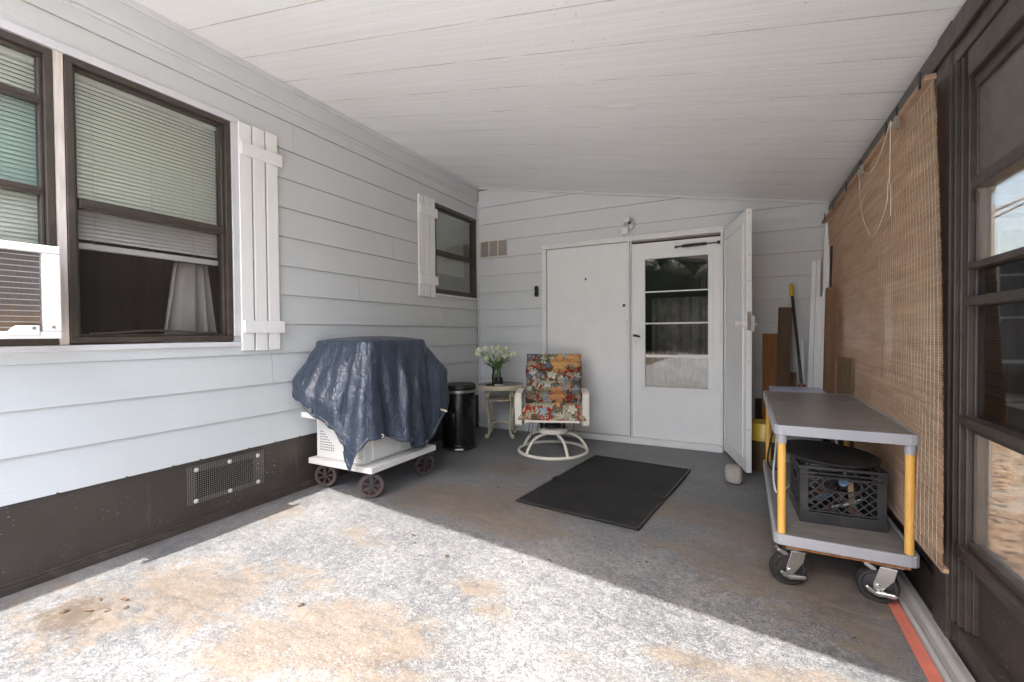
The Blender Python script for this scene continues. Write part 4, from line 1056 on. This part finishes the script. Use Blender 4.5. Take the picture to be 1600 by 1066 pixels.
def cushion(name, w, L, th, fn, tufts, waist=0):
    m = MB(); NU,NV = 44,52
    def prof(u,v):
        a = (u-.5)*2; b = (v-.5)*2
        e = (1-abs(a)**5)*(1-abs(b)**5)
        t = th*max(0,e)**.5*(1-.16*a*a)*(1-.10*b*b)
        for c in tufts: t *= 1-.38*math.exp(-((v-c)/.028)**2)
        if len(tufts) > 1:
            for c in (-.45,.0,.45): t *= 1-.10*math.exp(-((a-c)/.06)**2)
        return t
    def top(u,v):
        x = (u-.5)*w*(1-.02*math.cos(v*14)); return fn(x,v*L,.15*th+prof(u,v)*.85)
    def bot(u,v):
        x = (u-.5)*w*(1-.02*math.cos(v*14)); return fn(x,v*L,.15*th-prof(u,v)*.15)
    m.grid(top,NU,NV); m.grid(bot,NU,NV)
    return m.build(name, M['floral'], pc, weld=True)
# seat: starts at back, runs forward and rolls over the front edge
def seatf(x,l,h):
    y = .27-l; z = .345-.03*math.cos(l*5)
    if l > .46: y = .27-.46-.075*math.sin((l-.46)*9); z = .345-.03*math.cos(.46*5)-.06*(1-math.cos((l-.46)*9))
    return (x, y, z+h)
cushion('seat_cushion', .64,.58,.155, seatf, (.30,.62))
def backf(x,l,h):
    c,s_ = math.cos(R(74)),math.sin(R(74))
    y0,z0 = .235,.40
    return (x, y0+l*c-h*s_, z0+l*s_+h*c)
cushion('back_cushion', .585,.565,.14, backf, (.24,.44,.64,.84))
for x,y in ((-.24,.02),(-.16,.1),(.2,.08),(-.2,-.1)):
    m = MB(); m.tube(catm([(x,y,.325),(x+.012,y-.01,.27),(x-.004,y,.20),(x+.006,y+.01,.14)],4),.0035,5); m.build('tie_cord', M['tie'], pc)

# ------------------------------------------------------------------ DOOR MAT
dm = thing('door_mat','black ribbed rubber door mat lying askew before the storm door','mat',(-.905,3.395,0),R(-6.4),local=True)
m = MB()
def matf(u,v):
    x = (u-.5)*.865; y = (v-.5)*1.375
    z = .009+.003*noise.noise(Vector((x*3,y*3,0)))+ (.012*math.exp(-((y+.12)/.05)**2)*max(0,abs(x)/.43-.72)/.28 if abs(x) > .3 else 0)
    return (x+.004*math.sin(y*5), y+.003*math.sin(x*7), z)
m.grid(matf, 50, 60); m.build('mat_sheet', M['rug'], dm, solid=.007)
m = MB(); 
for s in (-1,1): m.box((s*.425-.008,-.68,.013),(s*.425+.008,.68,.0165))
for s in (-1,1): m.box((-.416,s*.680-.008,.013),(.416,s*.680+.006,.0165))
m.build('border', M['rubber'], dm)

# ------------------------------------------------------------------ LUMBER in the corner
def plank(name,label,cat,p0,p1,w,t,mat,wdir=(1,0,0),group=None,bevel=.003):
    """board from p0 (bottom centre) to p1 (top centre), width along wdir"""
    p0 = Vector(p0); p1 = Vector(p1); ax = (p1-p0); L = ax.length; ax.normalize()
    wd = Vector(wdir); wd = (wd-ax*wd.dot(ax)).normalized(); td = wd.cross(ax)
    o_m = Matrix((wd,td,ax)).transposed()
    m = MB(); m.box((-w/2,-t/2,0),(w/2,t/2,L))
    o = m.build(name, mat, bevel=bevel); o.matrix_world = Matrix.Translation(p0) @ o_m.to_4x4(); tag(o,label,cat,group); return o
plank('wood_plank','short reddish cedar plank leaning left of the taller brown board','plank',(.20,4.70,.0),(.212,4.785,1.148),.125,.03,M['cedar'])
plank('wood_plank','tall weathered brown board leaning beside the black pole','plank',(.29,4.62,.0),(.325,4.735,1.385),.105,.034,M['old_wood'])
plank('wood_plank','small dark board low on the wall behind the yellow bucket','plank',(.15,4.76,.0),(.152,4.79,.545),.13,.025,M['dark_wood'])
plank('wood_block','stubby wood offcut between the brown board and the pole','offcut',(.385,4.70,.0),(.388,4.77,.80),.05,.03,M['fence_wood'])
pl = thing('pole','black extension pole with yellow grip leaning on the back wall','pole',(.43,4.45,0))
P0 = Vector((.425,4.42,.70)); P1 = Vector((.372,4.77,1.60)); A = (P1-P0).normalized()
m = MB(); m.tube([Vector((.46,4.25,.012)), P0, P1-A*.10],.012,10); m.build('shaft', M['black'], pl)
m = MB(); m.tube([P1-A*.125,P1-A*.11,P1-A*.01,P1],[.012,.0185,.0175,.009],12); m.build('grip', M['yellow_plastic'], pl)
m = MB(); m.tube([P0-A*.01,P0+A*.02,P0+A*.035],[.035,.032,.014],10); m.build('collar', plain('rust_plastic',(.20,.07,.04),.5), pl)
M['strip_white'] = plain('strip_white',(.86,.86,.84),.4,var=.03,dirt=.08,dirtcol=(.5,.47,.42))
g = 'white trim strips in the corner'
plank('trim_strip','long white trim strip, the tallest one leaning into the blind corner','trim strip',(.545,4.40,.0),(.652,4.775,2.215),.045,.018,M['strip_white'],group=g)
plank('trim_strip','white trim strip with a grooved face, leftmost of the leaning bundle','trim strip',(.475,4.55,.0),(.548,4.785,1.795),.034,.012,M['strip_white'],group=g)
plank('trim_strip','white trim strip second from the left in the leaning bundle','trim strip',(.512,4.55,.0),(.583,4.778,1.80),.030,.014,M['strip_white'],group=g)
plank('trim_strip','short white trim strip standing in front of the taller strips','trim strip',(.545,4.48,.0),(.585,4.70,1.47),.040,.012,M['strip_white'],group=g)
plank('trim_strip','thin white strip pressed against the brown wood post','trim strip',(.607,4.46,.0),(.640,4.74,1.72),.020,.012,M['strip_white'],group=g)
plank('trim_strip','stubby white strip lowest at the left of the bundle','trim strip',(.455,4.60,.0),(.462,4.78,1.10),.016,.010,M['strip_white'],group=g)
plank('wood_post','thick brown wood post leaning beside the bamboo blind','post',(.535,4.00,.0),(.578,4.12,1.495),.062,.062,M['fence_wood'])
plank('metal_rod','thin dark rod leaning above the brown wood post','rod',(.54,4.12,.0),(.592,4.20,1.82),.016,.016,M['black'],bevel=.002)
pw_ = plank('plywood_sheet','square plywood offcut leaning against the bamboo blind','plywood',(.612,3.80,.0),(.622,3.82,.985),.25,.018,M['plywood'],wdir=(-.17,.98,0))

# yellow bucket, tote
yb_ = thing('bucket','yellow plastic bucket with lid behind the open white door','bucket',(.155,4.36,0))
m = MB(); m.lathe([(.115,0),(.122,.01),(.132,.27),(0,.27)],(.155,4.36,0),32); m.build('body', plain('brown_bucket',(.09,.06,.03),.4), yb_)
m = MB(); m.lathe([(.140,.262),(.142,.30),(.136,.312),(.134,.395),(.128,.405),(.105,.40),(0,.392)],(.155,4.36,0),32,cap=False); m.build('lid', M['yellow_plastic'], yb_)
tt = thing('storage_bin','tall grey plastic bin with pale blue lid behind the utility cart','storage bin',(.36,4.03,0))
m = MB(); m.hexa([(.235,3.885,.0),(.49,3.885,.0),(.50,4.16,.0),(.24,4.16,.0),(.19,3.85,.705),(.505,3.85,.705),(.52,4.18,.705),(.18,4.18,.705)]); m.build('body', M['tote_grey'], tt, bevel=.012)
m = MB(); m.box((.175,3.832,.7055),(.522,4.20,.730)); m.build('lid', M['blue_plastic'], tt, bevel=.008)
m = MB(); m.box((.182,3.838,.46),(.205,3.848,.704)); m.build('side_label', M['blue_plastic'], tt)
m = MB(); m.box((.22,3.822,.60),(.28,3.8485,.66)); m.build('latch', M['white_trim'], tt, bevel=.005)
bk = MB(); bk.box((.53,3.80,.0),(.645,4.2,.66)); o = bk.build('black_bag', M['black'], bevel=.03); tag(o,'black case standing between the grey bin and the blind','case')

# ------------------------------------------------------------------ UTILITY CART
uc = thing('utility_cart','two shelf utility cart of grey trays, yellow posts and black casters','cart',(.375,3.02,0))
X0,X1,Y0,Y1 = .118,.636,2.345,3.69
def tray(z0,z1,deck):
    m = MB(); r = .035
    def rr_(x0,x1,y0,y1,r): 
        return [(x+r*math.cos(a),y+r*math.sin(a)) for x,y,a0 in ((x1-r,y1-r,0),(x0+r,y1-r,90),(x0+r,y0+r,180),(x1-r,y0+r,270)) for a in [R(a0+30*k) for k in range(4)]]
    out = rr_(X0,X1,Y0,Y1,r); inn = rr_(X0+.016,X1-.016,Y0+.016,Y1-.016,.022)
    n = len(out); vs = [(x,y,z0) for x,y in out]+[(x,y,z1) for x,y in out]+[(x,y,z1) for x,y in inn]+[(x,y,z1-.006) for x,y in inn]
    fs = [tuple(range(n))[::-1]]
    for i in range(n):
        j = (i+1)%n; fs += [(i,j,n+j,n+i),(n+i,n+j,2*n+j,2*n+i),(2*n+i,2*n+j,3*n+j,3*n+i)]
    fs.append(tuple(range(3*n,4*n)))
    m._faces(vs,fs); t = m.build('shelf', M['grey_plastic'], uc, bevel=.004)
    m = MB(); m.prism(rr_(X0+.018,X1-.018,Y0+.018,Y1-.018,.02), lambda u,v,w:(u,v,w), z1-.0055, z1-.002); m.build('deck', M['cart_deck'], t)
    return t
tray(.703,.748,0); tray(.205,.252,0)
for x in (X0+.033,X1-.033):
    for y in (Y0+.033,Y1-.033):
        m = MB(); m.lathe([(.0165,.2505),(.0165,.675)],(x,y,0),18); pm = m.build('post', M['yellow_tube'], uc)
        m = MB(); m.lathe([(.019,.662),(.021,.7025)],(x,y,0),18); m.build('socket', M['grey_plastic'], pm)
m = MB(); m.box((X0+.05,Y0+.02,.188),(X1-.03,Y1-.03,.2045)); m.build('underboard', M['cedar'], uc)
def caster(x,y,rz,full=True):
    Q = Matrix.Translation((x,y,0)) @ Matrix.Rotation(rz,4,'Z')
    m = MB(); m.box((-.05,-.045,.178),(.05,.045,.1875),Q); m.lathe([(.030,.160),(.034,.1775)],(0,0,0),18,Q)
    for s in (-1,1):
        m.prism([(-.028,.162),(.030,.162),(.020,.115),(-.018,.062),(-.048,.062),(-.050,.085)], lambda u,v,w,s=s: Q @ Vector((u,w,v)), s*.030-.002, s*.030+.002)
    m.box((-.029,-.0325,.158),(.031,.0325,.164),Q)
    f = m.build('caster', M['zinc'], uc, bevel=.0015)
    W = Q @ Matrix.Translation((-.034,0,.0745)) @ Matrix.Rotation(R(90),4,'X')
    m = MB(); m.lathe([(.022,-.021),(.052,-.017),(.056,-.0235),(.067,-.0235),(.0735,-.014),(.0735,.014),(.067,.0235),(.056,.0235),(.052,.017),(.022,.021)],(0,0,0),40,W); m.build('wheel', M['rubber'], f)
    m = MB(); m.lathe([(.011,-.040),(.011,.040)],(0,0,0),12,W); m.build('axle', M['zinc'], f)
    # brake lever on the outer side
    m = MB()
    m.prism([(-.080,.074),(-.070,.080),(-.04,.062),(-.01,.064),(.022,.066),(.034,.058),(.018,.046),(-.01,.046),(-.035,.042),(-.065,.056)], lambda u,v,w: Q @ Vector((u,w,v)), -.052,-.036)
    m.prism([(-.085,.158),(-.075,.170),(-.045,.155),(-.026,.135),(-.032,.128),(-.06,.140)], lambda u,v,w: Q @ Vector((u,w,v)), -.022,.022)
    m.build('brake_lever', M['zinc'], f, bevel=.004)
caster(.212,2.43,R(12)); caster(.545,2.43,R(-8)); caster(.20,3.60,R(70)); caster(.555,3.60,R(85))

# crate on the lower shelf
cr = thing('milk_crate','black plastic milk crate with diamond lattice on the lower cart shelf','crate',(.398,2.735,.252),R(3),local=True)
CW, CH = .168,.272
m = MB()
for sx in (-1,1):
    for sy in (-1,1): m.box((sx*CW-sx*.034,sy*CW-sy*.012,.0),(sx*CW,sy*CW,CH)); m.box((sx*CW-sx*.0118,sy*CW-sy*.034,.0),(sx*CW,sy*CW-sy*.0122,CH))
for z0,z1,o_ in ((CH-.012,CH,.006),(CH-.034,CH-.027,.004),(CH-.052,CH-.046,.004),(.0,.052,.0015),(.058,.064,.003)):
    a = CW+o_; b = CW-.011
    m.box((-a,-a,z0),(a,-b,z1)); m.box((-a,b,z0),(a,a,z1)); m.box((-a,-b+.0001,z0),(-b,b-.0001,z1)); m.box((b,-b+.0001,z0),(a,b-.0001,z1))
m.build('frame', M['crate'], cr, bevel=.0015)
m = MB(); m.box((-CW+.012,-CW+.012,.004),(CW-.012,CW-.012,.010)); m.build('bottom', M['black'], cr)
def lattice(flip):
    m = MB(); xa,xb,za,zb = -CW+.034,CW-.034,.064,CH-.052
    def clip(x0,z0,dx,dz):
        ts = []
        t0,t1 = -9,9
        for p,d,lo,hi in ((x0,dx,xa,xb),(z0,dz,za,zb)):
            a,b = (lo-p)/d,(hi-p)/d; t0 = max(t0,min(a,b)); t1 = min(t1,max(a,b))
        return (t0,t1) if t1-t0 > .004 else None
    for sl in (1,-1):
        for k in range(-12,13):
            r = clip(k*.042,(za+zb)/2,1,sl*.95)
            if not r: continue
            # leave the hand hole open
            pts = [(k*.042+t*1,(za+zb)/2+t*sl*.95) for t in r]
            for i in range(10):
                p = [pts[0][j]+(pts[1][j]-pts[0][j])*i/10 for j in (0,1)]; q = [pts[0][j]+(pts[1][j]-pts[0][j])*(i+1)/10 for j in (0,1)]
                mx_,mz = (p[0]+q[0])/2,(p[1]+q[1])/2
                if ((mx_)/.075)**2+((mz-.192)/.032)**2 < 1: continue
                A = Vector((p[0],-CW+.006+.001*sl,p[1])); B = Vector((q[0],-CW+.006+.001*sl,q[1])); d = (B-A).normalized(); w = Vector((-d.z,0,d.x))*.0032; t = Vector((0,.0035,0))
                m.hexa([A-w-t,B-w-t,B-w+t,A-w+t,A+w-t,B+w-t,B+w+t,A+w+t])
    m.tube([(.078*math.cos(a),-CW+.004,.192+.034*math.sin(a)) for a in [k*2*math.pi/32 for k in range(32)]],.005,6,closed=True)
    if flip:
        bmesh.ops.rotate(m.bm, verts=m.bm.verts, cent=(0,0,0), matrix=Matrix.Rotation(flip,3,'Z'))
    return m.build('lattice_side', M['crate'], cr)
for k in range(4): lattice(R(90)*k if k else 0)
# contents
bt = thing('bottle','blue capped bottle lying among tools inside the black crate','bottle',(.40,2.66,.30))
m = MB(); m.tube([(.45,2.78,.34),(.425,2.66,.43)],.028,14); m.build('body', M['jar'], bt)
m = MB(); m.tube([(.425,2.66,.43),(.420,2.625,.447)],.020,14); m.build('cap', plain('blue_cap',(.05,.12,.20),.4), bt)
o = plank('hammer','pale wooden hammer shaft standing inside the black crate','hammer',(.462,2.63,.268),(.448,2.64,.45),.024,.02,M['ply_edge'])
rr = random.Random(5); cmats = [plain('odd_red',(.20,.06,.05),.5),plain('odd_copper',(.35,.17,.10),.35,.6),M['zinc'],M['cable'],plain('odd_blue',(.10,.16,.25),.5)]
for k in range(13):
    x,y = rr.uniform(.29,.50),rr.uniform(2.62,2.84); z = .272+rr.uniform(0,.05); a = rr.uniform(0,6.28); L = rr.uniform(.03,.075)
    m = MB(); m.tube([(x-L*math.cos(a),y-L*math.sin(a),z),(x,y,z+.02),(x+L*math.cos(a),y+L*math.sin(a),z+rr.uniform(0,.06))],rr.uniform(.006,.012),7)
    o = m.build('tool_part', cmats[k%5]); tag(o,'small metal or plastic odd piece jumbled inside the black crate','hardware','odds and ends in the crate')
# black round tray resting on the crate
m = MB(); Q = Matrix.Translation((.372,2.755,.534)) @ Matrix.Rotation(R(3),4,'Y') @ Matrix.Rotation(R(2),4,'X')
m.lathe([(0,.0),(.19,.0),(.212,.014),(.216,.022),(.208,.022),(.186,.007),(0,.007)],(0,0,0),48,Q); o = m.build('round_tray', plain('worn_black_tray',(.045,.042,.04),.45,var=.3,vs=8,dirt=.3,dirtcol=(.11,.10,.09))); tag(o,'scuffed black round tray laid over the milk crate','tray')
# cables hanging behind the cart post
m = MB(); m.tube(catm([(.20,3.55,.69),(.175,3.2,.50),(.150,3.0,.36),(.155,2.9,.28),(.19,2.95,.262),(.24,3.1,.262)]),.0055,7); o = m.build('power_cord', M['cable']); tag(o,'white power cord drooping behind the front yellow cart post','cord')
m = MB(); m.tube(catm([(.20,3.45,.66),(.155,3.25,.52),(.135,3.35,.36),(.15,3.4,.275),(.20,3.42,.262)]),.0055,7); o = m.build('power_cord', M['rubber']); tag(o,'black power cord looping at the left side of the cart','cord')
m = MB(); m.tube(catm([(.50,3.55,.67),(.515,3.5,.52),(.53,3.45,.40),(.55,3.4,.30),(.54,3.3,.262)]),.008,7); o = m.build('white_hose', M['cable']); tag(o,'thin white hose hanging under the cart top toward the blind','hose')

# ------------------------------------------------------------------ dry leaves on the floor
rr = random.Random(11)
def leaf_mesh(L):
    m = MB()
    m.grid(lambda u,v:((v-.5)*L,(u-.5)*L*.42*math.sin(math.pi*min(.99,.03+v*.95)),.002+.5*L*(u-.5)**2+.16*L*math.sin(v*4+L*90)**2),5,8)
    return m
spots = [(-2.48,.83),(-2.41,.88),(-2.55,.90),(-2.44,.97),(-2.35,.95),(-2.57,.80),(-1.72,1.27),(-1.62,1.95),(-1.72,2.05),(-1.38,1.93),(-1.0,2.02),(-.62,2.35),(-.45,2.33),(-.75,2.45),(-.2,3.08),(.38,2.08),(-2.82,1.10),(-1.65,2.95),(-.9,2.12),(.3,2.9)]
for i,(x,y) in enumerate(spots):
    L = rr.uniform(.012,.03) if i > 5 else rr.uniform(.02,.045)
    o = leaf_mesh(L).build('dry_leaf', M['dry_leaf'], solid=.0008); o.location = (x+rr.uniform(-.02,.02),y+rr.uniform(-.02,.02),.0015); o.rotation_euler = (rr.uniform(-.1,.1),rr.uniform(-.1,.1),rr.uniform(0,6.28))
    tag(o,'small curled brown dry leaf lying on the porch floor','leaf','dry leaves on the floor')

# ------------------------------------------------------------------ YARD seen through the panes
def leafcloud(mb, c, r, n, size, rnd, hollow=.3):
    for _ in range(n):
        while True:
            p = Vector((rnd.uniform(-1,1),rnd.uniform(-1,1),rnd.uniform(-1,1)))
            if hollow < p.length < 1: break
        p = Vector((p.x*r[0],p.y*r[1],p.z*r[2]))+Vector(c)
        a = Vector((rnd.uniform(-1,1),rnd.uniform(-1,1),rnd.uniform(-1,1))).normalized()*size*rnd.uniform(.6,1.4); b = a.orthogonal().normalized()*a.length*.5
        mb._faces([p-a,p+b,p+a,p-b],[(0,1,2,3)])
def tree(label, x,y,h,rad,seed,crown_z,cr_,n=2600,group=None):
    rnd = random.Random(seed)
    t = thing('tree',label,'tree',(x,y,-.12),group=group)
    m = MB(); pts = [(x,y,-.15),(x+.03,y,.25),(x-.02,y,h*.35),(x+.05,y,h*.6),(x,y,h)]
    m.tube(catm(pts,5),[rad*(1.5 if i == 0 else 1.15 if i < 5 else 1-.7*i/21) for i in range(21)],14)
    for k in range(7):
        a = rnd.uniform(0,6.28); z = h*rnd.uniform(.42,.85); L = rnd.uniform(1.2,2.6)
        m.tube(catm([(x,y,z),(x+.5*L*math.cos(a),y+.5*L*math.sin(a),z+.35*L),(x+L*math.cos(a),y+L*math.sin(a),z+.55*L)],4),[rad*.38*(1-.09*i) for i in range(9)],7)
    m.build('trunk', M['bark'], t)
    m = MB()
    for k in range(10):
        a = rnd.uniform(0,6.28); q = rnd.uniform(.2,1)*cr_
        leafcloud(m,(x+q*math.cos(a),y+q*math.sin(a),crown_z+rnd.uniform(-.9,1.2)),(cr_*.55,cr_*.55,cr_*.38),n//10,.13,rnd)
    m.build('crown', M['foliage'], t)
tree('thick rough barked tree standing in the yard outside the brown window',3.22,7.5,6.5,.34,3,6.2,2.6,3500)
tree('slim distant tree in the yard beyond the fence',4.3,15.5,7,.16,9,5.5,2.2,2600)
m = MB(); rnd = random.Random(21)
hg = thing('shrub','dark leafy shrub in the yard low behind the glazed panes','shrub',(2.6,8.8,-.12))
for k in range(7): leafcloud(m,(1.9+.55*k,9.3+.3*math.sin(k*2),.42+.16*math.sin(k*1.7)),(.6,.5,.62),420,.09,rnd)
m.build('leaves', M['foliage'], hg)
m = MB()
for k in range(7): m.tube([(1.9+.55*k,9.3+.3*math.sin(k*2),-.15),(1.95+.55*k,9.3+.3*math.sin(k*2),.7)],.03,6)
m.build('stems', M['bark'], hg)
py = thing('clothes_pole','pale metal pole standing in the yard seen through the dark panes','pole',(1.55,4.55,-.12))
m = MB(); m.tube([(1.62,4.62,-.15),(1.62,4.62,2.1)],.024,10); m.build('shaft', M['alu_grey'], py)
m = MB(); m.tube([(1.4,4.62,1.0),(1.9,4.62,1.02)],.012,8); m.build('cross_bar', M['alu_grey'], py)
# leaf litter
m = MB(); rnd = random.Random(31)
for _ in range(1500):
    x,y = rnd.uniform(.9,3.6),rnd.uniform(1.6,7); L = rnd.uniform(.025,.06); a = rnd.uniform(0,6.28)
    c,s_ = math.cos(a),math.sin(a); z = -.112+rnd.uniform(0,.02)
    P = [(-L,0,rnd.uniform(0,.02)),(0,-L*.4,0),(L,0,rnd.uniform(0,.03)),(0,L*.4,rnd.uniform(0,.012))]
    m._faces([(x+p*c-q*s_,y+p*s_+q*c,z+h) for p,q,h in P],[(0,1,2,3)])
o = m.build('fallen_leaves', plain('yard_leaf',(.30,.205,.13),.8,var=.5,vs=9)); tag(o,'fallen orange brown leaves scattered over the yard','leaves',kind='stuff')
# far treeline all round, also mirrored in the glass
m = MB(); rnd = random.Random(41)
for k in range(46):
    a = R(-20+k*220/45)+math.pi if k < 30 else R(20+(k-30)*8.5)
    d = 26+rnd.uniform(-3,5); h = rnd.uniform(3.6,5.6)
    if k >= 30 and abs(math.degrees(a)-70) < 7: continue
    leafcloud(m,(d*math.cos(a),d*math.sin(a),h*.75),(3.0,3.0,h),1300,.16,rnd,.75)
    V = m.grid(lambda u,v:(d*math.cos(a)+2.6*math.cos(u*6.283)*math.sin(v*3.1416)*(1+.12*math.sin(u*31+v*9)), d*math.sin(a)+2.6*math.sin(u*6.283)*math.sin(v*3.1416)*(1+.12*math.cos(u*25+v*13)), h*.75-h*.88*math.cos(v*3.1416)*(1+.10*math.sin(u*19))), 24, 14)
o = m.build('treeline', M['foliage']); tag(o,'far line of dark green trees round the yard','treeline',kind='stuff')

# ------------------------------------------------------------------ LIGHT
w = bpy.data.worlds.new('World'); sc.world = w; w.use_nodes = True
nt = w.node_tree; bg = nt.nodes['Background']
sky = nt.nodes.new('ShaderNodeTexSky'); sky.sky_type = 'NISHITA'; sky.sun_disc = False
sdir = Vector((.040,.75,-1)).normalized()
el = math.asin(-sdir.z); sky.sun_elevation = el
az = math.atan2(-sdir.x,-sdir.y); sky.sun_rotation = az
sky.air_density = 1.0; sky.dust_density = 3.4; sky.ozone_density = .8
nt.links.new(sky.outputs[0], bg.inputs[0]); bg.inputs[1].default_value = .15
sl = bpy.data.lights.new('sun','SUN'); sl.energy = 2.0; sl.angle = R(.53); sl.color = (1,.965,.91)
so = bpy.data.objects.new('sun', sl); COL.objects.link(so); so.rotation_euler = sdir.to_track_quat('-Z','Y').to_euler()

# ------------------------------------------------------------------ CAMERA
yaw,pitch,roll = 0.477747,-0.0166875,-0.0077369
cy_,sy_ = math.cos(yaw),math.sin(yaw)
fwd = Vector((-sy_,cy_,0)); right = Vector((cy_,sy_,0)); up = Vector((0,0,1))
f2 = fwd*math.cos(pitch)+up*math.sin(pitch); u2 = up*math.cos(pitch)-fwd*math.sin(pitch)
r3 = right*math.cos(roll)+u2*math.sin(roll); u3 = u2*math.cos(roll)-right*math.sin(roll)
cd = bpy.data.cameras.new('camera'); cam = bpy.data.objects.new('camera', cd); COL.objects.link(cam)
cd.sensor_width = 36; cd.lens = 702/1600*36; cd.clip_start = .02; cd.clip_end = 1500
mw = Matrix((r3,u3,-f2)).transposed().to_4x4(); mw.translation = (0,0,1.17); cam.matrix_world = mw
sc.camera = cam

sc.view_settings.view_transform = 'Standard'; sc.view_settings.look = 'None'; sc.view_settings.gamma = 1
sc.view_settings.exposure = 2.68
cy = sc.cycles
cy.max_bounces = 10; cy.diffuse_bounces = 6; cy.glossy_bounces = 4; cy.transparent_max_bounces = 16; cy.transmission_bounces = 6
cy.use_denoising = True
cy.sample_clamp_indirect = 8
